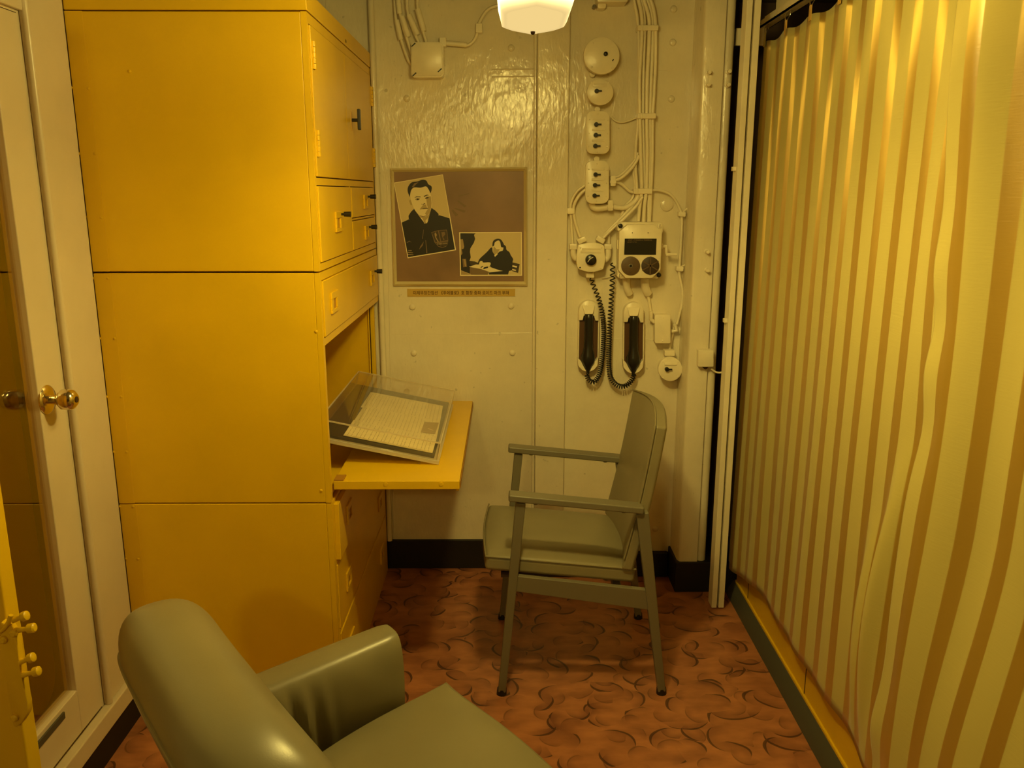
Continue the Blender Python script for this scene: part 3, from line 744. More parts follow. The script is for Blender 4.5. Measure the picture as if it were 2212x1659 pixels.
portrait = [
    (0, C1([(93, 215), (1018, 58), (1268, 1488), (355, 1640)])),
    (1, C1([(105, 225), (1010, 68), (1150, 880), (940, 830), (380, 905), (243, 960)])),
    (2, C1([(243, 965), (380, 905), (650, 1000), (950, 828), (1145, 885), (1245, 1475), (365, 1620)])),
    (2, C1([(375, 900), (370, 840), (420, 760), (480, 705), (560, 830), (660, 960), (680, 1040)])),
    (2, C1([(680, 1040), (725, 980), (760, 850), (800, 690), (870, 735), (935, 800), (945, 900), (760, 1060)])),
    (4, C1([(520, 780), (640, 900), (672, 985), (700, 985), (745, 900), (780, 770)])),
    (3, C1([(690, 930), (735, 880), (725, 970), (700, 985)])),
    (4, C1([(380, 560), (400, 530), (430, 560), (440, 640), (410, 640)])),
    (4, C1([(790, 480), (815, 500), (820, 590), (800, 640), (780, 600)])),
    (3, C1(face)),
    (4, C1([(700, 480), (790, 470), (805, 600), (795, 700), (770, 780), (720, 835), (680, 800), (740, 700), (720, 640)])),
    (4, C1([(640, 640), (700, 625), (720, 690), (590, 720), (580, 740), (590, 705)])),
    (2, C1(hair)),
    (8, C1([(430, 300), (480, 225), (560, 205), (500, 260), (470, 300)])),
    (2, C1([(478, 500), (520, 475), (600, 478), (595, 492), (530, 490)])),
    (2, C1([(655, 468), (720, 440), (760, 455), (720, 458), (665, 482)])),
    (5, C1([(495, 525), (540, 508), (590, 520), (550, 545), (510, 542)])),
    (5, C1([(680, 505), (725, 485), (760, 495), (725, 515), (690, 520)])),
    (3, C1([(505, 530), (520, 522), (522, 534), (510, 536)])),
    (5, C1([(610, 612), (640, 625), (670, 600), (690, 605), (660, 630), (620, 628)])),
    (5, C1([(590, 712), (650, 700), (735, 690), (740, 705), (655, 712)])),
    (8, C1([(570, 826), (650, 850), (740, 820), (700, 845), (640, 858)])),
    (8, C1([(650, 1100), (658, 1100), (640, 1280), (630, 1270)])),
    (8, C1([(330, 1340), (390, 1310), (430, 1345), (390, 1325), (345, 1350)])),
    (8, C1([(590, 1420), (660, 1320), (640, 1400), (570, 1480)])),
    (8, C1([(690, 1300), (700, 1300), (725, 1540), (708, 1550)])),
    (7, C1([(365, 1490), (430, 1490), (432, 1500), (368, 1503)])),
    (7, C1([(358, 1522), (455, 1532), (455, 1542), (360, 1538)])),
    (7, C1([(355, 1560), (465, 1570), (465, 1580), (358, 1576)])),
    # shield badge on the jacket
    (8, C1([(800, 1150), (930, 1112), (1095, 1100), (1120, 1300), (1110, 1370), (1080, 1420), (1010, 1445), (930, 1420), (860, 1340)])),
    (5, C1([(812, 1158), (925, 1125), (968, 1320), (880, 1340)])),
    (5, C1([(945, 1122), (1085, 1112), (1110, 1300), (985, 1318)])),
    (2, C1([(890, 1360), (1108, 1325), (1104, 1372), (1076, 1412), (1010, 1434), (935, 1410)])),
    (7, C1([(860, 1180), (880, 1150), (905, 1200), (890, 1240), (940, 1330), (925, 1335), (875, 1250)])),
    (8, C1([(990, 1150), (1050, 1140), (1065, 1190), (1020, 1240), (1050, 1290), (1030, 1300), (1000, 1220)])),
]
for k in range(8):      # unreadable lettering on the badge ribbon
    x = 915 + k * 24; y = 1356 - k * 1.5
    portrait.append((7, C1([(x, y), (x + 15, y - 4), (x + 13, y + 30), (x + 3, y + 34)])))
for k in range(5):
    x = 965 + k * 24; portrait.append((8, C1([(x, 1400), (x + 12, 1398), (x + 12, 1414), (x, 1416)])))
mkprint('portrait_print', portrait, 'sepia portrait of a dark-haired man in a dark jacket with a shield badge')
def C2(L_): return [(985 + x / 14.75, 495 + y / 14.75) for x, y in L_]
desk = [
    (0, C2([(100, 98), (2098, 88), (2106, 1485), (130, 1490)])),
    (1, C2([(135, 130), (2070, 115), (2080, 1455), (160, 1455)])),
    (2, C2([(135, 130), (625, 135), (575, 180), (610, 310), (570, 430), (460, 610), (445, 720), (470, 900), (430, 1010), (480, 1140), (500, 1250), (440, 1420), (160, 1310)])),
    (7, C2([(140, 320), (220, 320), (262, 560), (240, 625), (180, 640), (205, 770), (165, 840), (145, 600)])),
    (8, C2([(200, 945), (320, 945), (350, 1200), (230, 1215)])), (7, C2([(240, 960), (300, 960), (330, 1190), (285, 1180)])),
    (5, C2([(430, 1010), (600, 1030), (720, 1080), (720, 1200), (480, 1180)])),
    (8, C2([(440, 1180), (900, 1250), (1060, 1350), (1010, 1455), (480, 1455), (440, 1400)])),
    (7, C2([(165, 1320), (500, 1455), (160, 1455)])),
    (6, C2([(410, 1200), (640, 1125), (760, 1130), (1530, 1335), (1180, 1405), (800, 1270)])),
    (2, C2([(1050, 1380), (1500, 1330), (1690, 1330), (1660, 1445), (1050, 1445)])),
    (2, C2(sm([(720, 1130), (700, 1070), (745, 960), (830, 870), (930, 780), (1020, 690), (1100, 600), (1180, 590), (1300, 700), (1420, 680), (1500, 500), (1590, 550), (1610, 660), (1700, 730), (1750, 840), (1820, 950), (1800, 1060), (1800, 1300), (1500, 1330), (1240, 1260), (1090, 1190), (1080, 1060), (870, 1060), (770, 1020)], 3))),
    (3, C2(sm([(1160, 600), (1180, 450), (1220, 370), (1320, 330), (1430, 370), (1480, 470), (1510, 600), (1460, 690), (1380, 720), (1260, 830), (1180, 740), (1165, 680)], 3))),
    (2, C2(sm([(1160, 560), (1165, 440), (1210, 350), (1320, 305), (1430, 330), (1510, 450), (1540, 560), (1440, 570), (1410, 420), (1350, 360), (1240, 420), (1215, 520)], 3))),
    (4, C2([(1200, 540), (1290, 640), (1400, 640), (1330, 750), (1230, 820), (1180, 740)])),
    (3, C2(sm([(1440, 640), (1480, 585), (1510, 610), (1490, 680), (1455, 690)], 3))),
    (6, C2([(1215, 830), (1290, 810), (1340, 790), (1240, 885)])),
    (3, C2(sm([(760, 1030), (830, 1015), (860, 1060), (900, 1080), (1080, 1058), (1100, 1130), (1040, 1180), (900, 1190), (870, 1250), (790, 1270), (730, 1210), (750, 1120)], 3))),
    (2, C2([(780, 1215), (850, 1170), (870, 1185), (800, 1235)])), (2, C2([(860, 1270), (900, 1210), (1010, 1190), (1030, 1230), (900, 1270)])),
    (5, C2([(1800, 1060), (2030, 1110), (1980, 1395), (1780, 1330)])),
    (6, C2([(1800, 1150), (1950, 1180), (1935, 1230), (1795, 1195)])), (6, C2([(1795, 1265), (1915, 1295), (1905, 1335), (1790, 1310)])),
]
mkprint('desk_print', desk, 'sepia photograph of a dark-coated person writing at a desk')

# caption strip
cpn = [(879.5, 624), (1113, 624), (1112.5, 640), (880, 641)]
cap = MB().plate(cpn, YP - .003, YP, ch=0).build('caption_plate', M['plate'])
tag(cap, 'narrow brass caption plate with dark red lettering, under the framed picture', 'sign')
def text_mesh(txt, name, mat, parent, Y, x0, y0, x1, y1, label=None):
    """lettering fitted into a photo-pixel box on plane Y"""
    cu = bpy.data.curves.new(name, 'FONT'); cu.body = txt; cu.size = 1; cu.extrude = 0; cu.offset = .012
    to = bpy.data.objects.new(name, cu); COL.objects.link(to)
    bpy.context.view_layer.update()
    me = bpy.data.meshes.new_from_object(to.evaluated_get(bpy.context.evaluated_depsgraph_get()))
    bpy.data.objects.remove(to); bpy.data.curves.remove(cu)
    xs = [v.co.x for v in me.vertices]; ys = [v.co.y for v in me.vertices]
    if not xs: return None
    A, B = W(x0, y1, Y=Y), W(x1, y0, Y=Y)
    bx0, bx1, by0, by1 = min(xs), max(xs), min(ys), max(ys)
    for v in me.vertices:
        u, w_ = (v.co.x - bx0) / (bx1 - bx0), (v.co.y - by0) / (by1 - by0)
        v.co = Vector((A.x + (B.x - A.x) * u, Y, A.z + (B.z - A.z) * w_))
    me.materials.append(mat); me.name = name
    o = bpy.data.objects.new(name, me); COL.objects.link(o)
    o.parent = parent; o.matrix_parent_inverse = WM(parent).inverted()
    return o
text_mesh('미제무장간첩선 《푸에블로》호 함장 중좌 로이드 마크 부쳐', 'lettering', M['ink'], cap, YP - .0036, 893, 628, 1099, 637)

# ------------------------------------------------------------------ switches, boxes and telephones on the right bulkhead
def near(dy): return YR - dy
def wthing(name, label, cat, x, y, group=None):
    c = W(x, y, Y=YR - .03); return thing(name, label, cat, (c.x, YR, c.z), group)
def nameplate(par, x, y, w, h, Y):
    MB().plate(rrect(x, y, w, h, 1, 2), Y - .003, Y, ch=.0008).build('nameplate', M['cream_s'], par, smooth=True)
def screws(par, pts, Y, r=.0032, mat='cream_s'):
    for x, y in pts:
        c = W(x, y, Y=Y)
        MB().lathe((c.x, Y, c.z), (0, -1, 0), [(0, r), (.0015, r), (.0026, r * .5)], 10).build('screw', M[mat], par, smooth=True)
def lever(par, x, y, Y, r=4.6, L_=11):
    c = W(x, y, Y=Y); k = (W(x + 1, y, Y=Y) - c).x
    kn = MB().lathe((c.x, Y, c.z), (0, -1, 0), [(0, r * k), (.012, r * k), (.015, r * k * .8)], 20)
    kn.box(c.x, c.x + L_ * k, Y - .0125, Y - .006, c.z - r * k * .33, c.z + r * k * .33)
    kn.build('switch_lever', M['black'], par, bevel=.0006)

g1 = wthing('round_cover', 'large round cream cover plate at the top of the switch column', 'cover', 1299, 121)
MB().plate(circ(1299.5, 120, 39, 40, 40.5), YR - .075, YR - .05, ch=.003).build('cover_disc', M['cream_s'], g1, smooth=True)
MB().plate(circ(1299, 121, 34, 32), YR - .05, YR, ch=0).build('cover_body', M['cream_s'], g1, smooth=True)
c = W(1308, 117, Y=YR - .075)
MB().lathe((c.x, YR - .075, c.z), (0, -1, 0), [(0, .0075), (.008, .0075), (.010, .005)], 16).build('plug', M['black'], g1, smooth=True)
MB().plate([(1322, 131), (1325, 127), (1326.5, 128), (1324, 132.5)], YR - .0758, YR - .074).build('slot', M['black'], g1)
MB().plate([(1309, 121), (1323, 127), (1322, 128.6), (1308, 123)], YR - .0762, YR - .074).build('raised_arm', M['cream_s'], g1)
screws(g1, [(1280, 93), (1320, 92), (1278, 145), (1323, 147)], YR - .0755, .004)
lg = MB(); c = W(1279, 161, Y=YR - .01)
lg.lathe((c.x, YR, c.z), (0, -1, 0), [(0, .011), (.022, .011), (.024, .009)], 16).build('mounting_lug', M['cream_s'], g1, smooth=True)

def round_switch(x, y, r, label, ly, np_, scr):
    o = wthing('round_switch', label, 'switch', x, y)
    MB().plate(circ(x, y, r, 40), YR - .068, YR - .050, ch=.0025).build('cover_disc', M['cream_s'], o, smooth=True)
    MB().plate(circ(x, y + .5, r * .88, 32), YR - .05, YR, ch=0).build('switch_body', M['cream_s'], o, smooth=True)
    nameplate(o, *np_, YR - .068); lever(o, x - 8, ly, YR - .068)
    screws(o, scr, YR - .067, .003); return o
s1 = round_switch(1296.5, 199, 28.5, 'small round cream switch with black lever, just below the large round cover', 197, (1296, 184, 29, 8), [(1278, 178), (1315, 178), (1283, 221), (1314, 219)])
s2 = round_switch(1448, 797.5, 26, 'round cream switch with black lever, lowest on the bulkhead under the small box', 797, (1449, 786.5, 27, 6), [(1432, 781), (1466, 781), (1432, 816), (1465, 813)])
MB().plate(rrect(1447, 763, 22, 12, 2), YR - .05, YR - .01, ch=.001).build('cable_nipple', M['cream_s'], s2, smooth=True)
def triple(cx, cy, label, ys, tilt=0):
    o = wthing('triple_switch', label, 'switch box', cx, cy)
    MB().plate(rrect(cx, cy, 51, 93, 15, 6, tilt), YR - .070, YR - .058, ch=.0022).build('cover_plate', M['cream_s'], o, smooth=True)
    MB().plate(rrect(cx + .5, cy + 1, 47, 88, 13, 6, tilt), YR - .058, YR, ch=0).build('switch_body', M['cream_s'], o, smooth=True)
    for i, y in enumerate(ys):
        nameplate(o, cx + 2 - i * .8, y - 12, 27, 5, YR - .070); lever(o, cx - 4 - i, y, YR - .070)
    screws(o, [(cx - 18, cy - 28), (cx + 22, cy - 26), (cx - 19, cy + 2), (cx + 21, cy + 2), (cx - 20, cy + 30), (cx + 20, cy + 31), (cx, cy - 40), (cx - 1, cy + 42)], YR - .070, .0028)
    MB().plate(circ(cx - 1, cy - 50, 6, 14), YR - .035, YR - .01).build('cable_nipple', M['cream_s'], o, smooth=True)
    return o
triple(1291.5, 286, 'upper cream switch box with three black levers', (269, 292, 315.5))
t2 = triple(1290, 393.5, 'lower cream switch box with three black levers, above the rotary switch', (377, 400, 422.5))
for (x, y, w, h) in ((1324.5, 391, 11, 22), (1319, 444, 11, 23)):
    MB().plate(rrect(x, y, w, h, 2), YR - .050, YR - .015, ch=.001).plate(rrect(x, y + 2, w + 1.6, h * .3, 1), YR - .052, YR - .013).build('gland_nut', M['cream_s'], t2, smooth=True)
MB().tube(spline([(p.x, YR - .03, p.z) for p in (W(1278, 438, Y=YR - .03), W(1281, 447, Y=YR - .03), W(1292, 450, Y=YR - .03), W(1315, 447, Y=YR - .03))], 6), .012, 12).build('elbow_pipe', M['cream_s'], t2, smooth=True)

# rotary switch box with its pipe fittings
rs = wthing('rotary_switch', 'cream switch box with a round black knob, hung from four pipe fittings', 'switch box', 1276, 563)
body = sm([(1249, 529), (1276, 524), (1303, 529), (1306, 545), (1307.5, 560), (1304, 578), (1299, 583), (1276, 588), (1252, 582), (1247, 575), (1245, 558), (1247, 540)], 3)
MB().plate(body, YR - .085, YR - .07, ch=.003).build('cover_plate', M['cream_s'], rs, smooth=True)
MB().plate([(1276.5 + (x - 1276.5) * .93, 557 + (y - 557) * .93) for x, y in body], YR - .07, YR, ch=0).build('switch_body', M['cream_s'], rs, smooth=True)
nameplate(rs, 1276.5, 543.5, 45, 6, YR - .085)
MB().plate(rrect(1277, 537.5, 40, 4, 1.5), YR - .088, YR - .084, ch=.0008).build('rib', M['cream_s'], rs, smooth=True)
c = W(1276, 561, Y=YR - .085)
kn = MB().lathe((c.x, YR - .085, c.z), (0, -1, 0), [(0, .0205), (.016, .0198), (.019, .016)], 28).build('knob', M['black'], rs, smooth=True)
MB().plate([(1269, 566), (1272.5, 560.5), (1279, 556), (1281.5, 555.3), (1281.7, 556.5), (1279, 557.5), (1273.4, 561.6), (1270, 566.5)], YR - .1046, YR - .103).build('knob_pointer', M['cream_s'], kn)
screws(rs, [(1254, 535), (1300, 535), (1298, 579)], YR - .085, .003); screws(rs, [(1253, 578)], YR - .085, .003, 'black')
for x, y, w, h, r_ in ((1238.5, 533, 16, 12, 0), (1257, 519, 19, 11, -.45), (1297.5, 518, 18, 11, .5), (1313.5, 533, 15, 11, 0), (1275, 595, 17, 10, 0)):
    MB().plate(rrect(x, y, w, h, 1.5, 3, r_), YR - .058, YR - .02, ch=.0012).build('gland_nut', M['cream_s'], rs, smooth=True)
for pp in ([(1238.5, 538), (1238.5, 549), (1243, 557), (1250, 559)], [(1313.5, 538), (1313.5, 552), (1309, 560), (1302, 561)]):
    MB().tube(spline([W(x, y, Y=YR - .045) for x, y in pp], 6), .0115, 12).build('elbow_pipe', M['cream_s'], rs, smooth=True)
MB().plate([(1257, 574), (1259.5, 568), (1263, 572), (1261.5, 573), (1259.7, 571), (1258.4, 574.5)], YR - .0862, YR - .0845).build('cast_mark', M['cream_s'], rs)

# wall telephone set
tp = wthing('telephone_box', 'large cream telephone box with black plate and two brown round grilles', 'telephone box', 1382, 540)
MB().plate([(1335, 484), (1340, 480), (1427, 480), (1432, 485), (1432, 500), (1430, 505), (1428, 580), (1426, 597), (1420, 602), (1340, 602), (1334, 597), (1333, 582), (1337, 575), (1337, 500), (1334, 497)], YR - .085, YR, ch=.003).build('back_box', M['cream_s'], tp, smooth=True)
MB().plate([(1338, 500), (1356, 485), (1413, 485), (1430, 501), (1427, 583), (1409, 601), (1352, 601), (1336, 584)], YR - .115, YR - .085, ch=.004).build('cover_plate', M['cream_s'], tp, smooth=True)
pb = MB().plate([(1349.5, 515.5), (1418.5, 515.5), (1417, 550.5), (1348.3, 550.2)], YR - .1165, YR - .11).build('black_plate', M['black'], tp)
text_mesh('UNIT .19 RADIO-4 TERMINAL', 'lettering', M['p_grey'], pb, YR - .1168, 1357, 516.8, 1409, 520.2)
text_mesh('UNIT-7 B.', 'lettering', M['p_grey'], pb, YR - .1168, 1355, 521.8, 1376, 524.2)
gr = MB().plate(circ(1362.5, 574.5, 20.5, 36), YR - .120, YR - .113, ch=.002).build('grille', M['grille'], tp, smooth=True)
c = W(1362.5, 574.3, Y=YR - .12)
MB().lathe((c.x, YR - .120, c.z), (0, -1, 0), [(0, .0075), (.001, .0075), (.0015, .006)], 18).build('ring', M['frame'], gr, smooth=True)
MB().lathe((c.x, YR - .1216, c.z), (0, -1, 0), [(0, .0048), (.0006, .0046)], 16).build('hole', M['black'], gr, smooth=True)
for x, y in ((1352, 568), (1374, 568), (1362, 588)):
    cc = W(x, y, Y=YR - .12); MB().lathe((cc.x, YR - .120, cc.z), (0, -1, 0), [(0, .002), (.001, .0015)], 8).build('screw', M['grille'], gr, smooth=True)
g2 = MB().plate(circ(1405, 574.2, 19.5, 36), YR - .117, YR - .113, ch=.001).build('grille', M['grille2'], tp, smooth=True); g2['label'] = 'darker round grille with six spokes'
c = W(1405, 574.2, Y=YR - .119)
sp = MB()
for k in range(3):
    a = math.radians(30 + 60 * k); R_ = .034
    dx, dz = math.cos(a) * R_, math.sin(a) * R_; nx, nz = -math.sin(a) * .0022, math.cos(a) * .0022
    sp.loft([[(c.x - dx - nx, YR - .119, c.z - dz - nz), (c.x + dx - nx, YR - .119, c.z + dz - nz), (c.x + dx + nx, YR - .119, c.z + dz + nz), (c.x - dx + nx, YR - .119, c.z - dz + nz)],
             [(c.x - dx - nx, YR - .1165, c.z - dz - nz), (c.x + dx - nx, YR - .1165, c.z + dz - nz), (c.x + dx + nx, YR - .1165, c.z + dz + nz), (c.x - dx + nx, YR - .1165, c.z - dz + nz)]])
sp.build('spokes', M['grille'], g2)
for x, y, m_ in ((1340, 488, 'black'), (1425, 488, 'cream_s'), (1338, 595, 'cream_s'), (1423, 594, 'black')):
    cc = W(x, y, Y=YR - .085)
    sc_ = MB().lathe((cc.x, YR - .085, cc.z), (0, -1, 0), [(0, .0085), (.004, .0085), (.006, .006)], 18).build('corner_screw', M[m_], tp, smooth=True)
    if m_ == 'cream_s': MB().box(cc.x - .0008, cc.x + .0008, YR - .0918, YR - .0905, cc.z - .006, cc.z + .006).build('screw_slot', M['seam'], sc_)
    else: sc_['label'] = 'black screw'
screws(tp, [(1366, 503), (1400, 503)], YR - .115, .0018, 'black')
YK = YR - .06
crk = MB(); A = W(1428, 532, Y=YK); B = W(1440, 532, Y=YK)
crk.lathe(A, (1, 0, 0), [(0, .010), (.006, .010), (.006, .006), ((B - A).x, .006)], 14)
crk.tube([W(1439, 529, Y=YK), W(1440, 550, Y=YK)], .0045, 8)
crk.tube([W(1439, 550, Y=YK), W(1462, 550, Y=YK)], [.0065, .0055], 12)
crk.build('crank', M['cream_s'], tp, smooth=True)
for x, r_ in ((1352, .014), (1392, .016)):     # stub pipes under the box
    MB().tube([W(x, 596, Y=YR - .04), W(x + 2, 622, Y=YR - .035), W(x + 8, 634, Y=YR - .02)], r_, 14).build('pipe_stub', M['cream_s'], tp, smooth=True)
MB().plate(rrect(1336, 528, 6, 20, 2), YR - .06, YR - .03).plate(rrect(1337, 566, 5, 12, 2), YR - .06, YR - .03).build('side_clip', M['cream_s'], tp, smooth=True)

# handset cradles and handsets
def stadium(cx, y0, y1, w, n=10, dx=0):
    r = w / 2; pts = []
    for k in range(n + 1):
        a = PI * k / n; pts.append((cx + r * math.cos(a), y0 + r - r * math.sin(a)))
    for k in range(n + 1):
        a = PI + PI * k / n; pts.append((cx + dx + r * math.cos(a), y1 - r - r * math.sin(a)))
    return pts
def handset(cx, yt, lab_c, lab_h, dxb):
    o = wthing('handset_cradle', lab_c, 'telephone cradle', cx, yt + 170)
    yb = yt + 156
    MB().plate(stadium(cx, yt, yb, 46, dx=dxb), YR - .020, YR, ch=.003).build('back_plate', M['cream_s'], o, smooth=True)
    MB().plate([(cx - 20, yt + 36), (cx + 21, yt + 36), (cx + 20 + dxb * .8, yt + 128), (cx + 8 + dxb, yt + 148), (cx - 10 + dxb, yt + 148), (cx - 22 + dxb * .8, yt + 128)], YR - .026, YR - .018, ch=.001).build('cradle_bed', M['window_dark'], o)
    # hood: raised cream cap with a sloping nose
    hp = [(cx + 21.5 * math.cos(a), yt + 24 - 23 * math.sin(a)) for a in [PI * k / 12 for k in range(13)]] + [(cx - 21.5, yt + 44), (cx - 14, yt + 44), (cx - 12, yt + 35), (cx, yt + 30), (cx + 12, yt + 35), (cx + 15, yt + 45), (cx + 21.5, yt + 45)]
    hood = MB().plate(hp, YR - .042, YR - .018, ch=.004).build('hood', M['cream_s'], o, smooth=True)
    nb = MB(); f = lambda x, y, Y: W(x, y, Y=Y)
    P0 = [f(cx - 14, yt + 12, YR - .044), f(cx + 14, yt + 12, YR - .044), f(cx + 9, yt + 31, YR - .062), f(cx - 9, yt + 31, YR - .062)]
    P1 = [p.copy() for p in P0]
    for p in P1: p.y = YR - .036
    nb.loft([P0, P1]); nb.build('hood_nose', M['cream_s'], hood, bevel=.003)
    # side rims
    for sgn in (-1, 1):
        MB().tube([f(cx + sgn * 21.5, yt + 44, YR - .028), f(cx + sgn * 21.5 + dxb * .8, yt + 128, YR - .028)], .0028, 8).build('side_rim', M['cream_s'], o, smooth=True)
    for sgn in (-1, 1):
        lp_ = [(cx + dxb + sgn * 22.5, yt + 124), (cx + dxb + sgn * 21, yt + 142), (cx + dxb + sgn * 12, yt + 152), (cx + dxb + sgn * 3, yt + 155), (cx + dxb + sgn * 9, yt + 144), (cx + dxb + sgn * 15, yt + 132)]
        MB().plate(lp_, YR - .048, YR - .012, ch=.002).build('cradle_lip', M['cream_s'], o, smooth=True)
    h = thing('telephone_handset', lab_h, 'telephone handset', (W(cx, yt + 150, Y=YR - .05).x, YR - .05, W(cx, yt + 150, Y=YR - .05).z))
    top = f(cx, yt + 28, YR - .047); bot = f(cx + dxb, yt + 150, YR - .047)
    ax = bot - top; L_ = ax.length
    MB().lathe(top, ax, [(0, .010), (.006, .0155), (.02, .0165), (L_ * .45, .0165), (L_ * .62, .018), (L_ * .74, .0245), (L_ * .82, .0265), (L_ * .87, .0245), (L_ * .93, .016), (L_ * .97, .012), (L_, .010)], 24).build('handle', M['black'], h, smooth=True)
    mp_ = top + ax * .80
    MB().lathe(mp_ + Vector((0, .0, 0)), (0, 1, .1), [(0, .026), (.016, .027), (.022, .024)], 24).build('mouthpiece', M['black'], h, smooth=True)
    MB().lathe(top + ax * .10, (0, 1, 0), [(0, .0155), (.014, .020), (.020, .018)], 24).build('earpiece', M['black'], h, smooth=True)
    MB().cyl(bot, bot + ax.normalized() * .018, .0068, .0058, 12).build('cord_boot', M['rubber'], h, smooth=True)
    return bot
b1 = handset(1272, 648, 'left cream wall cradle holding a black handset', 'black telephone handset in the left wall cradle', -2)
b2 = handset(1369, 652, 'right cream wall cradle holding a black handset', 'black telephone handset in the right wall cradle', -1)
def coil(path_px, Yd, R0, pitch_fn, wire, label):
    P = spline([W(x, y, Y=YR - d_) for (x, y), d_ in zip(path_px, Yd)], 14)
    # resample along the length
    cum = [0]
    for a, b_ in zip(P, P[1:]): cum.append(cum[-1] + (b_ - a).length)
    T = cum[-1]; pts = []; s_ = 0; ph = 0; i = 0
    step = .0011
    nrm = Vector((0, -1, 0))
    while s_ < T:
        while i < len(P) - 2 and cum[i + 1] < s_: i += 1
        q = P[i].lerp(P[i + 1], (s_ - cum[i]) / max(cum[i + 1] - cum[i], 1e-9)); t_ = (P[i + 1] - P[i]).normalized()
        n_ = (nrm - t_ * nrm.dot(t_)).normalized(); b_ = t_.cross(n_)
        pit = pitch_fn(s_ / T); R_ = R0 * min(1, s_ / .01 + .2, (T - s_) / .01 + .2)
        pts.append(q + (n_ * math.cos(ph) + b_ * math.sin(ph)) * R_)
        d_ = pit / 9; s_ += d_; ph += 2 * PI / 9
    o = MB().tube(pts, wire, 6).build('coiled_cord', M['rubber'], smooth=True)
    return tag(o, label, 'cord')
coil([(1276, 601), (1284, 622), (1293, 645), (1300, 672), (1304, 710), (1303, 750), (1299, 790), (1293, 812), (1283, 825), (1273, 822), (1268, 812), (1270, 806)],
     [.045, .05, .055, .055, .05, .05, .05, .05, .05, .05, .05, .048], .0080, lambda t: .0175 - .0095 * min(1, max(0, (t - .08) / .3)), .0024, 'black coiled cord looping from the rotary switch to the left handset')
coil([(1323, 568), (1323, 600), (1321, 640), (1318, 690), (1316, 740), (1315, 780), (1318, 812), (1330, 830), (1346, 835), (1360, 827), (1368, 814), (1369, 806)],
     [.045, .05, .05, .05, .05, .05, .05, .05, .05, .05, .05, .05], .0085, lambda t: .0205 - .012 * min(1, max(0, (t - .05) / .5)), .0025, 'black coiled cord looping from behind the telephone box to the right handset')

# small boxes
bx = wthing('junction_box', 'small plain rectangular cream box right of the right handset', 'box', 1431, 742)
MB().plate(rrect(1431.5, 710.5, 34, 62, 3.5, 4), YR - .062, YR - .056, ch=.0012).build('lid', M['cream_s'], bx, smooth=True)
MB().plate(rrect(1432, 711.5, 33, 61, 3, 4), YR - .056, YR, ch=0).build('box_body', M['cream_s'], bx, smooth=True)
screws(bx, [(1432, 687), (1431, 736)], YR - .062, .003)
for pts in ([(1406, 672), (1406, 690), (1414, 696)], [(1458, 703), (1462, 714), (1450, 716)]):
    MB().tube([W(x, y, Y=YR - .03) for x, y in pts], .008, 10).build('gland_nut', M['cream_s'], bx, smooth=True)
YCc = 3.05
bx2 = thing('sensor_box', 'little square cream box stuck on the right column with a short cable', 'box', (W(1525, 790, Y=YCc).x, YCc, W(1525, 790, Y=YCc).z))
MB().plate(rrect(1525, 774.5, 33, 36, 1.5, 3), YCc - .03, YCc + .004, ch=.0015).build('box_body', M['cream_s'], bx2, smooth=True)
MB().plate(circ(1524, 793, 5, 12), YCc - .018, YCc).build('underside_plug', M['seam'], bx2, smooth=True)
MB().tube(spline([W(x, y, Y=YCc - .012) for x, y in ((1536, 796), (1545, 803), (1556, 805), (1568, 800))], 6), .0035, 8).build('cable', M['cream_s'], bx2, smooth=True)
for i, (x, y, lab) in enumerate(((1530, 157, 'upper left cream stud peg on the right column'), (1528, 184, 'lower left cream stud peg on the right column, just under another'), (1573, 155, 'upper right cream stud peg, at the column edge near the top'), (1571, 184, 'lower right cream stud peg, at the column edge near the top'), (1526, 543, 'higher of the two middle cream stud pegs on the right column'), (1526, 583, 'lower of the two middle cream stud pegs, above the little square box'))):
    c = W(x, y, Y=YCc)
    o = MB().cyl((c.x, YCc + .03, c.z), (c.x, YCc, c.z), .006, seg=12).lathe((c.x, YCc + .001, c.z), (0, -1, -.05), [(0, .009), (.004, .009), (.005, .0062), (.026, .0062), (.0265, .004)], 14).build('stud_peg', M['cream_s'], smooth=True)
    tag(o, lab, 'peg', 'stud pegs on the right column')
jb = thing('cable_junction_box', 'square cream junction box with clipped corners, top of the left bulkhead', 'junction box', (W(922, 165, Y=YB).x, YB, W(922, 165, Y=YB).z))
MB().plate([(895, 92), (948, 91), (955, 98), (956, 158), (950, 164), (896, 164), (889, 158), (888, 98)], YB - .062, YB - .055, ch=.001).build('lid', M['cream_s'], jb, smooth=True)
MB().plate(rrect(923, 129, 70, 76, 8, 4), YB - .055, YB, ch=0).build('box_body', M['cream_s'], jb, smooth=True)
for x, y in ((893, 96), (950, 151), (895, 160)):
    MB().plate([(x - 5, y + 4), (x + 3, y - 4), (x + 5, y - 2), (x - 3, y + 5)], YB - .0632, YB - .06).build('corner_clip', M['black'], jb)
screws(jb, [(895, 157), (951, 95)], YB - .056, .006)
def cable(pts, dep, r, label, Y0=YR, grp=None, mat='cream_s', sleeves=()):
    P = spline([W(x, y, Y=Y0 - dep) if len((x, y)) == 2 else None for x, y in pts], 7)
    o = MB().tube(P, r, 10).build('cable', M[mat], smooth=True)
    tag(o, label, 'cable', grp)
    for a, b_, rr_ in sleeves:
        s_ = MB().tube([W(*a, Y=Y0 - dep), W(*b_, Y=Y0 - dep)], rr_, 12).build('cable_sleeve', M[mat], o, smooth=True)
        inv = WM(o).inverted(); s_.matrix_parent_inverse = inv
    return o
G = 'cables entering the upper left junction box'
cable([(851, -40), (855, 40), (868, 90), (882, 130), (890, 140)], .02, .0055, 'leftmost cream cable running down to the upper left junction box', YB, G, sleeves=[((857, 44), (866, 86), .010)])
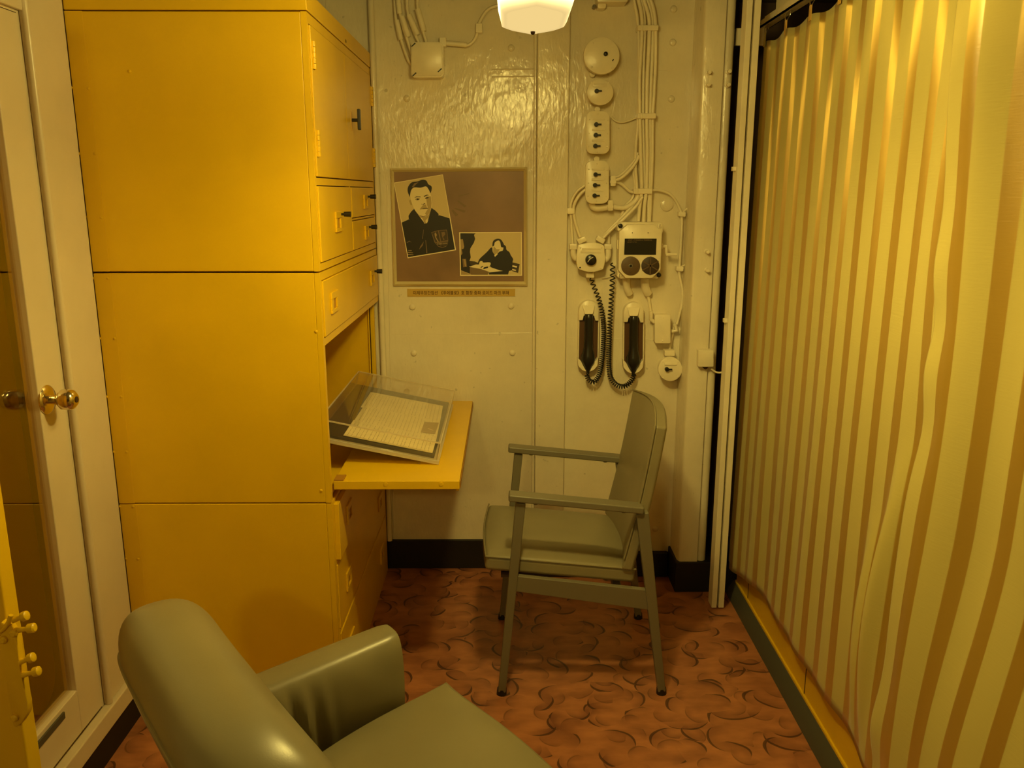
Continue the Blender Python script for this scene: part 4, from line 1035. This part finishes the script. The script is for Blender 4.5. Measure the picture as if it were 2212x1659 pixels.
cable([(858, -40), (864, 30), (878, 80), (890, 118)], .035, .0055, 'second cream cable from the left above the junction box', YB, G, sleeves=[((860, 0), (863, 30), .0095), ((868, 36), (882, 80), .010)])
cable([(876, -40), (881, 28), (895, 70), (905, 92)], .03, .0055, 'third cream cable from the left above the junction box', YB, G, sleeves=[((883, 32), (902, 76), .0105)])
cable([(902, -40), (902, 15), (912, 60), (921, 92)], .03, .0055, 'cream cable entering the junction box top, rightmost of the four', YB, G, sleeves=[((902, 20), (916, 68), .0105)])
cable([(955, 92), (990, 95), (1012, 97), (1028, 80), (1036, 48), (1055, 20), (1085, 10), (1120, 4)], .022, .006, 'cream cable curving from the junction box up towards the lamp', YB, None, sleeves=[((962, 93), (1008, 97), .0095)])
for x, y in ((957, 92), (1035, 62)):
    c = W(x, y, Y=YB - .02)
    o = MB().box(c.x - .012, c.x + .012, YB - .035, YB, c.z - .016, c.z + .016).build('cable_clip', M['cream_s'], bevel=.002)
    tag(o, 'cream clip holding the curved cable ' + ('beside the junction box' if x < 1000 else 'at its bend left of the lamp'), 'clip')
G = 'main vertical cable bundle'
names = ['leftmost', 'second', 'third', 'fourth', 'fifth', 'rightmost']
bun = [
    [(1362, -30), (1371, 8), (1378, 50), (1380, 120), (1379, 250), (1374, 310), (1373, 360), (1376, 410), (1372, 436), (1352, 460), (1318, 494), (1302, 514)],
    [(1370, -30), (1384, 20), (1387, 60), (1384, 120), (1381, 180), (1382, 250), (1384, 330), (1386, 410), (1382, 445), (1379, 478)],
    [(1374, -30), (1389, 14), (1393, 60), (1391, 120), (1389, 250), (1391, 330), (1392, 410), (1393, 478)],
    [(1380, -30), (1392, 4), (1402, 40), (1402, 90), (1398, 170), (1397, 250), (1398, 330), (1396, 410), (1392, 445), (1390, 482)],
    [(1384, -30), (1400, 6), (1408, 40), (1409, 100), (1406, 180), (1404, 250), (1404, 330), (1402, 410), (1401, 480)],
    [(1390, -30), (1409, 10), (1416, 55), (1416, 130), (1413, 200), (1410, 250), (1409, 340), (1406, 410), (1403, 482)]]
labs = ['leftmost cable of the main vertical bundle, ending at the rotary switch', 'second cable from the left in the main vertical bundle', 'third cable from the left in the main vertical bundle', 'fourth cable from the left in the main vertical bundle', 'fifth cable from the left in the main vertical bundle', 'rightmost cable of the main vertical bundle']
for i, p in enumerate(bun): cable(p, .030 + (.012 if i in (1, 3) else 0), (.0062, .0066, .0058, .0070, .0066, .0062)[i], labs[i], YR, G)
for x, y, w in ((1399, 61, 44), (1396, 251, 40), (1388, 413, 40)):
    c0, c1 = W(x - w / 2, y - 6, Y=YR - .04), W(x + w / 2, y + 6, Y=YR - .04)
    o = MB().box(c0.x, c1.x, YR - .052, YR, c1.z, c0.z).box(c0.x + .012, c0.x + .018, YR - .055, YR - .05, c1.z - .001, c0.z + .001).build('cable_clamp', M['cream_s'], bevel=.003)
    tag(o, {61: 'topmost', 251: 'middle', 413: 'lowest'}[y] + ' cream clamp strapping the main cable bundle to the bulkhead', 'clamp')
cable([(1323, 385), (1340, 378), (1358, 362), (1372, 344), (1378, 330)], .03, .0052, 'upper of two thin cables rising from the lower switch box to the bundle')
cable([(1324, 391), (1342, 384), (1360, 368), (1373, 351), (1380, 336)], .042, .0058, 'lower of two cables rising from the lower switch box to the bundle')
cable([(1326, 391), (1342, 397), (1352, 406), (1362, 414), (1372, 416)], .022, .0058, 'short cable dipping from the lower switch box to the lowest clamp')
cable([(1325, 447), (1345, 449), (1360, 444), (1374, 432), (1380, 418)], .030, .0098, 'thick pipe-like cable curving from the lower switch box into the bundle')
cable([(1372, 355), (1369, 375), (1372, 405), (1366, 428), (1352, 444), (1340, 470), (1318, 498), (1315, 528)], .018, .0055, 'thin cable passing behind the thick one down to the rotary switch')
cable([(1388, 425), (1374, 445), (1350, 470), (1325, 492), (1303, 514)], .05, .0055, 'diagonal cable crossing in front of the bundle to the rotary switch')
cable([(1320, 252), (1330, 261), (1344, 264), (1360, 260), (1374, 254)], .015, .0035, 'thin slack cable between the upper switch box and the middle clamp')
cable([(1264, 400), (1246, 414), (1233, 440), (1234, 480), (1237, 530)], .03, .0052, 'left one of the two cables looping down to the rotary switch')
cable([(1266, 408), (1250, 424), (1239, 448), (1243, 482), (1253, 512)], .035, .0058, 'right one of the two cables looping down to the rotary switch')
o = MB().plate(rrect(1233.5, 456, 16, 13, 3), YR - .045, YR, ch=.002).build('cable_clamp', M['cream_s'], smooth=True); tag(o, 'cream clamp on the two cables at the far left of the switch group', 'clamp')
cable([(1404, 411), (1425, 411), (1448, 420), (1463, 440), (1472, 465), (1472, 500), (1468, 570), (1467, 590), (1474, 630), (1472, 660), (1462, 700)], .022, .0052, 'long cream cable arching right of the telephone box down to the small box')
for x, y, lab in ((1473, 463, 'upper'), (1468, 581, 'lower')):
    o = MB().plate(rrect(x + 1, y, 15, 10, 2, 3, .1), YR - .035, YR, ch=.0015).build('cable_clip', M['cream_s'], smooth=True); tag(o, lab + ' cream clip on the long arching cable right of the telephone box', 'clip')
    o2 = MB().tube([W(x + 2, y - 4, Y=YR - .02), W(x + 12, y - 13 if lab == 'upper' else y - 9, Y=YR - .03)], .003, 8).build('cable_tie_tail', M['cream_s'], o, smooth=True)
cable([(1396, 600), (1397, 625), (1402, 650), (1406, 675)], .02, .0058, 'short cream cable between the telephone box and the small plain box')
cable([(1457, 700), (1450, 735), (1446, 760)], .018, .005, 'thin cable hanging from the small box to the lowest round switch')
cable([(1300, 601), (1316, 598), (1334, 590)], .012, .0016, 'very thin wire between the rotary switch and the telephone box')
# switchgear just under the deckhead
tb = wthing('ceiling_bracket', 'cream box and bracket at the top edge, left of the cable bundle', 'bracket', 1320, 2)
MB().plate(rrect(1323, -10, 66, 28, 3), YR - .08, YR, ch=.002).build('box_body', M['cream_s'], tb, smooth=True)
MB().plate(rrect(1300, 12, 18, 12, 4), YR - .05, YR, ch=.002).build('hook', M['cream_s'], tb, smooth=True)
MB().plate(circ(1284, 13, 4, 12), YR - .05, YR - .02).build('hook_pin', M['frame'], tb, smooth=True)

# ------------------------------------------------------------------ folding-frame armchair at the desk
def ch(x, y, Y): return W(x, y, Y=Y)
deskc = thing('desk_armchair', 'grey metal armchair with green-grey vinyl seat and back, turned to the desk', 'chair', (.23, 2.59, 0))
YN, YF = 2.355, 2.835
def bar(mb, P, Q, y0, y1, wP, wQ):
    """flat bar in an X-Z plane between y0 and y1"""
    P, Q = Vector((P[0], 0, P[1])), Vector((Q[0], 0, Q[1])); t_ = (Q - P).normalized(); n_ = Vector((-t_.z, 0, t_.x))
    A = [P + n_ * wP / 2, P - n_ * wP / 2, Q - n_ * wQ / 2, Q + n_ * wQ / 2]
    mb.loft([[Vector((a.x, y0, a.z)) for a in A], [Vector((a.x, y1, a.z)) for a in A]])
for yy, lab in ((YN, 'near'), (YF, 'far')):
    w2 = .014
    lg = MB(); bar(lg, (-.018, .012), (.040, .645), yy - w2, yy + w2, .024, .030); l1 = lg.build('leg', M['frame'], deskc, bevel=.003)
    MB().cyl((-.019, yy, 0), (-.018, yy, .02), .0165, .015, 14).build('rubber_foot', M['rubber'], l1, smooth=True)
    lg = MB(); bar(lg, (.487, .012), (.405, .612), yy - w2, yy + w2, .024, .038); l2 = lg.build('leg', M['frame'], deskc, bevel=.003)
    MB().cyl((.488, yy, 0), (.487, yy, .02), .0165, .015, 14).build('rubber_foot', M['rubber'], l2, smooth=True)
    am = MB(); bar(am, (.004, .664), (.408, .623), yy - .024, yy + .026, .022, .022); a1 = am.build('arm', M['frame'], deskc, bevel=.005)
    for xx in (.085, .35):
        zz = .664 - .041 * (xx - .004) / .404 - .012
        MB().cyl((xx, yy, zz), (xx, yy, zz - .006), .007, seg=12).build('arm_screw', M['frame'], a1, smooth=True)
    rl = MB(); A = [(.028, .408), (.436, .359), (.446, .292), (.022, .358)]
    rl.loft([[(x, yy - .010, z) for x, z in A], [(x, yy + .010, z) for x, z in A]]); rl.build('side_rail', M['frame'], deskc, bevel=.002)
for x, z in ((.10, .375), (.33, .345)):
    MB().box(x, x + .025, YN, YF, z - .01, z + .012).build('cross_bar', M['frame'], deskc, bevel=.002)
# seat cushion
def cushion(u, v, top):
    pass
SX0, SX1, SY0, SY1 = -.068, .395, 2.375, 2.815
def seat_pt(u, v, side):
    pass
def pillow(mb, corner_fn, thick, crown, n=18, edge=.022, pw=4.0):
    """upholstered pad: corner_fn(u,v) -> base point, up vector ; closed rounded slab"""
    rings = []
    def pt(u, v, s_):   # s_=+1 top, -1 bottom
        p, n_ = corner_fn(u, v)
        e = (1 - abs(2 * u - 1) ** pw) * (1 - abs(2 * v - 1) ** pw)
        return p + n_ * (s_ * thick / 2 + (crown * e if s_ > 0 else 0))
    g0 = [[None] * (n + 1) for _ in range(n + 1)]
    T = [[mb.bm.verts.new(pt(i / n, j / n, 1)) for j in range(n + 1)] for i in range(n + 1)]
    B = [[mb.bm.verts.new(pt(i / n, j / n, -1)) for j in range(n + 1)] for i in range(n + 1)]
    for i in range(n):
        for j in range(n):
            mb.bm.faces.new((T[i][j], T[i + 1][j], T[i + 1][j + 1], T[i][j + 1]))
            mb.bm.faces.new((B[i][j], B[i][j + 1], B[i + 1][j + 1], B[i + 1][j]))
    per = [(i, 0) for i in range(n)] + [(n, j) for j in range(n)] + [(i, n) for i in range(n, 0, -1)] + [(0, j) for j in range(n, 0, -1)]
    for a, b_ in zip(per, per[1:] + per[:1]):
        mb.bm.faces.new((T[a[0]][a[1]], T[b_[0]][b_[1]], B[b_[0]][b_[1]], B[a[0]][a[1]]))
    return mb
def seatf(u, v):
    x = SX0 + (SX1 - SX0) * u
    x -= .012 * math.sin(PI * v) * (1 - u)
    z = .437 - .045 * u
    return Vector((x, SY0 + (SY1 - SY0) * v, z)), Vector((.09, 0, 1)).normalized()
st = pillow(MB(), seatf, .048, .022).build('seat', M['vinyl2'], deskc, bevel=.013, bseg=4)
def piping(pts, r, parent, mat='vinyl2'):
    return MB().tube(pts, r, 8).build('piping', M[mat], parent, smooth=True)
def backf(u, v):        # u across (Y), v up
    y = 2.365 + .465 * u
    z = .415 + .46 * v + .018 * math.sin(PI * u) * max(0, v - .7) / .3
    x = .367 + .088 * v + .014 * math.sin(PI * v) * .5 + .028 * math.sin(PI * u) - .02 * (u - .5) * 0
    return Vector((x, y, z)), Vector((-1, 0, .18)).normalized()
bkc = pillow(MB(), backf, .036, .012).build('backrest', M['vinyl2'], deskc, bevel=.009, bseg=4)
def bp_(u, v, s_):
    p, n_ = backf(u, v); return p + n_ * s_
e_ = [bp_(0.0, v / 12, .0185) + Vector((0, -.0005, 0)) for v in range(13)] + [bp_(u / 12, 1.0, .0185) + Vector((0, 0, .0005)) for u in range(13)]
piping(e_[1:], .0028, bkc)
def sp_(u, v, s_):
    p, n_ = seatf(u, v); return p + n_ * s_
piping([sp_(u / 12, 0, .0235) for u in range(13)], .0028, st); piping([sp_(0, v / 12, .0235) for v in range(13)], .0028, st)
MB().box(-.02, .36, YN + .03, YF - .03, .385, .402).build('seat_board', M['seam'], deskc)
for x, y in ((.03, 2.45), (.10, 2.60), (.31, 2.42), (.35, 2.47)):
    MB().cyl((x, y, .36), (x, y, .405), .009, seg=10).build('seat_bracket', M['frame'], deskc, smooth=True)

# ------------------------------------------------------------------ leather tub armchair in the foreground
AO = Vector((-.214, 1.367, 0)); AF = Vector((.80, .60, 0)); AL = Vector((-.60, .80, 0))
def lo(x, y, z): return AO + AF * x + AL * y + Vector((0, 0, z))
arm = thing('tub_armchair', 'large grey-green leather tub armchair in the foreground, its back to the left', 'armchair', AO)
# backrest: thick padded shell, horseshoe in plan, top rounded down towards its ends
def superring(w, h, n=28, p=3.2):
    out = []
    for k in range(n):
        a = 2 * PI * k / n; c_, s_ = math.cos(a), math.sin(a)
        out.append((math.copysign(abs(c_) ** (2 / p), c_) * w / 2, math.copysign(abs(s_) ** (2 / p), s_) * h / 2))
    return out
def back_shape(t):
    e = abs(t)
    top = .60 + .25 * max(0, 1 - e ** 5) ** .5; bot = .16
    th = .245 * (max(0, 1 - e ** 7) ** .5 * .8 + .2)
    return e, top, bot, th
def back_xy(t, a, b_):
    """local point of the backrest skin: a,b_ in -.5..+.5 across and up"""
    e, top, bot, th = back_shape(t)
    z = (top + bot) / 2 + b_ * (top - bot); hf = max(0, (z - bot) / (.85 - bot))
    cx = -.120 - .33 * (z - .16) + .045 * e ** 4
    dip = .060 * math.exp(-((hf - .66) / .17) ** 2) * max(0, 1 - e ** 3) * max(0, a) * 2      # hollow of the inner face below the rolled crest
    dip += .005 * math.sin(t * 26 + hf * 9) * max(0, a) * 2 * math.exp(-((hf - .6) / .15) ** 2)
    return lo(cx + a * th * (.60 + .42 * hf ** 1.5) - dip, t * .385, z)
def back_ring(t):
    return [back_xy(t, a, b_) for a, b_ in superring(1, 1, 44, 2.8)]
nb_ = 44
ts = [-1 + 2 * i / nb_ for i in range(nb_ + 1)]
ts = [math.copysign(abs(t) ** .8, t) if t else 0 for t in ts]
bkk = MB().loft([back_ring(t) for t in ts]).build('backrest', M['vinyl'], arm, smooth=True, sub=1)
# seam along the outer edge of the backrest
def back_pt(t, ang):
    c_, s_ = math.cos(ang), math.sin(ang); q = 2 / 2.8
    return back_xy(t, math.copysign(abs(c_) ** q, c_) / 2, math.copysign(abs(s_) ** q, s_) / 2)
piping([back_pt(t, math.radians(136)) for t in [-.84 + 1.62 * k / 40 for k in range(41)]], .0035, bkk, 'vinyl')
for sgn in (1, -1):
    def arm_ring(u, sgn=sgn):
        """u 0 at the backrest, 1 at the front"""
        x = -.27 + .455 * u
        top = .53 + .045 * u; bot = .15
        wv = .125 + .012 * math.sin(PI * u)
        yc = sgn * (.365 - .03 * u)
        if u > .94: k = (u - .94) / .06; sh = 1 - .10 * k * k
        else: sh = 1
        pts = []
        n = 40
        for a, b_ in superring(1, 1, n, 3.6):
            z = (top + bot) / 2 + b_ * (top - bot) * (1 - .02 * (1 - sh) * 10 * .5)
            hf = (z - bot) / (top - bot)
            y = yc + a * wv * sh * (.80 + .22 * hf)
            # drawn-in pleats on the inner face next to the backrest
            if a * sgn < 0:
                am_ = .013 * max(0, 1 - abs(u - .42) / .24) * max(0, math.sin(PI * min(1, max(0, (hf - .25) / .72))))
                y += -sgn * am_ * math.sin(u * 62 + hf * 5 - 1.0)
            pts.append(lo(x, y, z))
        return pts
    nu = 60
    a_ = MB().loft([arm_ring(i / nu) for i in range(nu + 1)]).build('armrest', M['vinyl'], arm, smooth=True)
# seat cushion with welt
def tub_seat(u, v):
    x = -.235 + .515 * u; hw = .262 * (1 - .42 * (1 - u) ** 2.2) + .012 * u ** 10; y = -hw + 2 * hw * v
    # horn-like front corners and gently bowed front edge
    x += (.022 * math.sin(PI * v) if u > .5 else 0) * (u - .5) * 2 + .012 * (u ** 8) * (abs(2 * v - 1) ** 6)
    return lo(x, y, .355 + .008 * u), Vector((0, 0, 1))
def seat_top(u, v):
    p, n_ = tub_seat(u, v); e = (1 - abs(2 * u - 1) ** 3) * (1 - abs(2 * v - 1) ** 3)
    return p + n_ * (.065 + .030 * e)
cush = pillow(MB(), tub_seat, .13, .030, n=24, pw=3).build('seat', M['vinyl'], arm, bevel=.020, bseg=4)
ppts = [seat_top(u / 16, 1) for u in range(17)] + [seat_top(1, 1 - v / 16) for v in range(1, 17)]
piping([p + Vector((0, 0, -.010)) + (p - lo(0, 0, .4)).normalized() * -.001 for p in ppts], .0038, cush, 'vinyl')
MB().loft([[lo(x, y, z) for x, y in ((-.24, -.27), (.22, -.27), (.22, .27), (-.24, .27))] for z in (.16, .30)]).build('base', M['vinyl'], arm, bevel=.01)
for x, y in ((-.26, -.26), (.19, -.26), (.19, .26), (-.26, .26)):
    MB().cyl(lo(x, y, 0), lo(x, y, .17), .016, .022, 14).build('leg', M['seam'], arm, smooth=True)

# ------------------------------------------------------------------ curtains, rail, hooks and bunk on the right
XCU = .885
def hem_z(Y): return .195 if Y < 2.7 else .195 - .105 * min(1, (Y - 2.7) / .38)
def mk_curtain_obj(name, label, Y0, Y1, xf, zt, zb, uscale, nu=260, nv=60, u0=0):
    b = MB()
    # arc length of the folded cloth gives the stripe coordinate
    arc = [0]
    for i in range(nu):
        ya, yb = Y0 + (Y1 - Y0) * i / nu, Y0 + (Y1 - Y0) * (i + 1) / nu
        arc.append(arc[-1] + math.hypot(yb - ya, xf(yb, .5) - xf(ya, .5)))
    def fn(u, v):
        Y = Y0 + (Y1 - Y0) * u; t_, b_ = zt(Y), zb(Y)
        return Vector((xf(Y, v), Y + .004 * math.sin(v * 7 + Y * 9) * (1 - v), b_ + (t_ - b_) * v))
    b.grid(fn, nu, nv, uv=lambda u, v: (arc[int(round(u * nu))] + u0, v))
    o = b.build(name, M['curtain'], smooth=True, solid=.0015)
    tag(o, label, 'curtain', 'curtains drawn along the bunk')
    return o
HKY = [3.03, 2.81, 2.59, 2.37, 2.15, 1.93, 1.71]
def scallop(Y, hooks):
    d = min(abs(Y - h) for h in hooks); return .006 * (1 - math.cos(PI * min(1, d / .11)))
def xf_far(Y, v):
    s = .0025 * math.sin(Y * 2 * PI / .22 + .6) * (.1 + .9 * v ** 3) + .004 * math.sin(Y * 2 * PI / .62 + 1.2 + v) + .004 * math.sin(Y * 27 + v * 2) * (1 - v) ** 1.5
    s += .035 * math.exp(-((Y - 1.72) / .07) ** 2) * (1 - v) * -.6 * math.sin(v * 9 + 1) 
    s += -.016 * math.exp(-((Y - 2.42) / .05) ** 2) * max(0, .45 - v)
    s -= .040 * math.exp(-((Y - 1.70 - .10 * (1 - v)) / .035) ** 2) * max(0, math.sin(PI * min(1, max(0, (v - .02) / .42)))) + .030 * math.exp(-((Y - 1.86) / .03) ** 2) * max(0, math.sin(PI * min(1, max(0, v / .33))))
    return XCU - .012 * (1 - v) + s
cu1 = mk_curtain_obj('curtain', 'gold striped curtain hanging beside the bunk, its hem above a yellow panel', 1.60, 3.06, xf_far, lambda Y: 2.052 - scallop(Y, HKY), hem_z, 1, nu=300)
def xf_near(Y, v):
    def sst(a, b_, x):
        t_ = min(1, max(0, (x - a) / (b_ - a))); return t_ * t_ * (3 - 2 * t_)
    lead = sst(1.44, 1.60, Y)                          # the leading edge comes forward
    s = .055 * (1 - lead) * sst(.08, .4, v) - .018 * lead
    s += .012 * math.sin(Y * 2 * PI / .40 + 1.0) * (1 - lead)
    s += .006 * math.sin(v * 34 + math.sin(v * 11) * 2) * sst(1.57, 1.66, Y) * (1.2 - v * .6) - .012 * lead * math.sin(v * 8 + .5)
    return XCU - .012 - .014 * (1 - v) + s
HK2 = [1.62, 1.42, 1.20, .98, .76, .54]
def tilt_y(o): return o
cu2 = mk_curtain_obj('curtain', 'nearest gold striped curtain at the right edge, with a puckered leading edge', .35, 1.665, xf_near, lambda Y: 2.052 - scallop(Y, HK2), lambda Y: .21, 1, nu=260, nv=140, u0=.031)
# return fold of cloth at the far end, behind the post
def xf_ret(Y, v): return XCU
b = MB()
b.grid(lambda u, v: Vector((XCU + .004 + .085 * u ** 1.5 - .012 * math.sin(v * PI) * u, 3.058 + .13 * u - .03 * math.sin(u * PI), hem_z(3.06) + .03 * u + (2.045 - hem_z(3.06) - .03 * u) * v)), 16, 30, uv=lambda u, v: (u * .16 + .3, v))
b.build('return_fold', M['curtain'], cu1, smooth=True, solid=.0015)
rail = thing('curtain_rail', 'cream steel curtain track with a deep fascia above the striped curtains', 'curtain rail', (XCU, 1.7, 2.106))
MB().box(XCU - .006, XCU + .03, .2, 3.12, 2.106, 2.112).box(XCU - .006, XCU - .002, .2, 3.12, 2.106, 2.128).box(XCU + .026, XCU + .03, .2, 3.12, 2.106, 2.128).build('track', M['cream_s'], rail)
MB().box(XCU + .002, XCU + .012, .2, 2.95, 2.132, 2.21).build('fascia', M['cream_s'], rail, bevel=.002)
MB().box(XCU - .004, XCU + .012, .2, 3.05, 2.129, 2.134).build('fascia_flange', M['cream_s'], rail, bevel=.001)
MB().box(.80, XCU + .02, 3.10, 3.115, 2.05, 2.106).build('end_bracket', M['cream_s'], rail)
for Y in (1.0, 2.0, 2.8):
    MB().box(XCU + .004, XCU + .02, Y, Y + .03, 2.2, CEIL).build('hanger', M['cream_s'], rail)
for i, Y in enumerate(HKY[:4]):
    hk = bpy.data.objects.new('curtain_hook', None)
    lab = ['farthest curtain hook, next to the cream post', 'second curtain hook from the cream post, with an amber tab', 'third curtain hook from the cream post, with an amber tab', 'nearest visible curtain hook, fourth from the cream post'][i]
    hk = thing('curtain_hook', lab, 'curtain hook', (XCU, Y, 2.03), 'hooks carrying the far curtain')
    MB().tube(spline([(XCU + .006, Y, 2.112), (XCU + .002, Y - .012, 2.105), (XCU - .008, Y - .004, 2.095), (XCU - .006, Y + .002, 2.075), (XCU - .004, Y + .002, 2.045)], 5), .0016, 6).tube(spline([(XCU + .010, Y + .004, 2.110), (XCU + .010, Y + .010, 2.095), (XCU + .002, Y + .008, 2.08), (XCU, Y + .006, 2.05)], 5), .0014, 6).build('wire', M['steel'], hk, smooth=True)
    MB().box(XCU - .0055, XCU - .0025, Y - .008, Y + .012, 2.035, 2.078).build('tab', M['tan'] if i else M['curtain'], hk, bevel=.001)
# cream twin-track post
po = thing('sliding_door_post', 'tall narrow cream twin-track post between the column and the curtain', 'post', (.801, 2.93, 0))
MB().box(.778, .7975, 2.90, 2.955, .005, CEIL - .002).build('track_strip', M['cream_s'], po, bevel=.0015)
MB().box(.8045, .825, 2.90, 2.955, .005, CEIL - .002).build('track_strip', M['cream_s'], po, bevel=.0015)
MB().box(.7975, .8045, 2.925, 2.955, 0, CEIL - .002).build('groove', M['seam'], po)
for z in (1.62, 1.10):
    MB().box(.767, .779, 2.915, 2.935, z, z + .014).build('catch', M['cream_s'], po, bevel=.001)
# bunk behind the curtain
bu = thing('bunk_base', 'yellow painted bunk base panel showing below the curtain hem', 'bunk', (1.3, 1.6, 0))
MB().box(XR, XR + .012, -.4, 3.02, .055, .56).build('front_panel', M['yellow'], bu, bevel=.002)
MB().box(XR - .006, XR + .004, -.4, 3.02, .052, .064).build('bottom_bead', M['yellow'], bu, bevel=.003)
MB().box(XR + .012, 1.74, -.4, 3.02, .3, .50).build('mattress', M['paper'], bu, bevel=.03)
for Y in (2.25, 1.55, 2.86):
    MB().box(XR - .0015, XR, Y, Y + .0025, .065, .55).build('panel_seam', M['seam'], bu)
struct(MB().loft([[(.866, y, 0), (.866, y, .004), (.885, y, .034), (.896, y, .052), (XR + .01, y, .054), (XR + .01, y, 0)] for y in (-.4, 3.04)]).build('baseboard_right', M['coving'], bevel=.002))

# ------------------------------------------------------------------ ceiling lamp
lamp = thing('ceiling_lamp', 'glowing opal glass ceiling lamp hanging at the top centre', 'lamp', (.065, 1.77, LZ0))
def lring(z, x0, x1, y0, y1, bow, r=.018):
    pts = []
    cyl_ = [((x1, y1), 0), ((x0, y1), 90), ((x0, y0), 180), ((x1, y0), 270)]
    for (cx, cy), a0 in cyl_:
        sx = -1 if cx == x1 else 1; sy = -1 if cy == y1 else 1
        for k in range(6):
            a = math.radians(a0 + 90 * k / 5)
            pts.append(Vector((cx + sx * r + r * math.cos(a), cy + sy * r + r * math.sin(a), z)))
    for i, p in enumerate(pts):
        t_ = (p.x - x0) / (x1 - x0); p.y += bow * (1 - abs(2 * t_ - 1)) * (1 if p.y > (y0 + y1) / 2 else -1)
    # extra points in the middle of the far and near sides
    pts.insert(6, Vector(((x0 + x1) / 2, y1 + bow, z))); pts.insert(19, Vector(((x0 + x1) / 2, y0 - bow, z)))
    return pts
XA, XB = -.010, .106
rg_ = [lring(LZ0 + .0015, XA + .012, XB - .012, 1.50, 1.638, .05, .012), lring(LZ0, XA + .008, XB - .008, 1.495, 1.643, .05), lring(LZ0 + .004, XA + .001, XB - .0005, 1.485, 1.652, .048), lring(LZ0 + .012, XA - .0005, XB + .004, 1.48, 1.656, .045)]
for k in range(1, 9):
    f = k / 8; z = LZ0 + .012 + f * .165
    rg_.append(lring(z, XA - .004 - .012 * f, XB + .004 + .052 * f, 1.48 - .05 * f, 1.656 + .05 * f, .045))
rg_ = [[Vector((p.x * LK, p.y * LK, LZ0 + (p.z - LZ0) * LK)) for p in r] for r in rg_]
MB().loft(rg_).build('lamp_shade', M['lamp'], lamp, smooth=True)
c = W(1151, 70, Z=LZ0 - .0005)
MB().lathe((c.x, c.y, LZ0 + .001), (0, 0, -1), [(0, .005), (.004, .0045), (.006, .002)], 12).build('screw', M['seam'], lamp, smooth=True)
MB().box(-.07, .24, 1.56, 1.99, LZ0 + .199, LZ0 + .225).build('lamp_housing', M['cream_s'], lamp, bevel=.005)
MB().box(.02, .11, 1.69, 1.86, LZ0 + .225, CEIL).build('mount', M['cream_s'], lamp, bevel=.004)

ls = bpy.data.lights.new('ceiling_lamp_light', 'SPOT'); ls.spot_size = math.radians(176); ls.spot_blend = .6; ls.shadow_soft_size = .045
ls.energy = L1_W; ls.color = (1, LG, LB); lso = bpy.data.objects.new('ceiling_lamp_light', ls); COL.objects.link(lso); lso.location = (.062, 1.76, LZ0 - .05)
lso.parent = lamp; lso.matrix_parent_inverse = WM(lamp).inverted()

# second lamp further back in the passage behind the camera (its glint is on the cabinet side)
lamp2 = thing('passage_lamp', 'passage ceiling lamp behind the camera', 'lamp', (-.42, -.7, 2.1))
MB().box(-.52, -.32, -.85, -.55, 2.12, CEIL).build('lamp_housing', M['cream_s'], lamp2, bevel=.005)
ld = bpy.data.lights.new('passage_light', 'POINT'); ld.shadow_soft_size = .06; ld.energy = L2_W; ld.color = (1, LG, LB)
lo2 = bpy.data.objects.new('passage_light', ld); COL.objects.link(lo2); lo2.location = (-.42, -.9, 1.95)
lo2.rotation_euler = (0, 0, 0); lo2.parent = lamp2; lo2.matrix_parent_inverse = WM(lamp2).inverted()

# ------------------------------------------------------------------ world, camera, view
w = bpy.data.worlds.new('World'); SC.world = w; w.use_nodes = True
w.node_tree.nodes['Background'].inputs[0].default_value = (1, .6, .25, 1); w.node_tree.nodes['Background'].inputs[1].default_value = .0
cam = bpy.data.cameras.new('camera'); co_ = bpy.data.objects.new('camera', cam); COL.objects.link(co_)
cam.sensor_fit = 'HORIZONTAL'; cam.sensor_width = 36; cam.lens = 36 * FP / 2212; cam.clip_start = .02; cam.clip_end = 50
R3 = Matrix((RGT, UPV, -FWD)).transposed()
co_.matrix_world = Matrix.Translation(EYE) @ R3.to_4x4()
SC.camera = co_
SC.view_settings.view_transform = 'Standard'
try: SC.view_settings.look = 'None'
except Exception: pass
SC.view_settings.gamma = 1; SC.view_settings.use_curve_mapping = False
SC.view_settings.exposure = EXPO
SC.cycles.max_bounces = 8; SC.cycles.transparent_max_bounces = 12
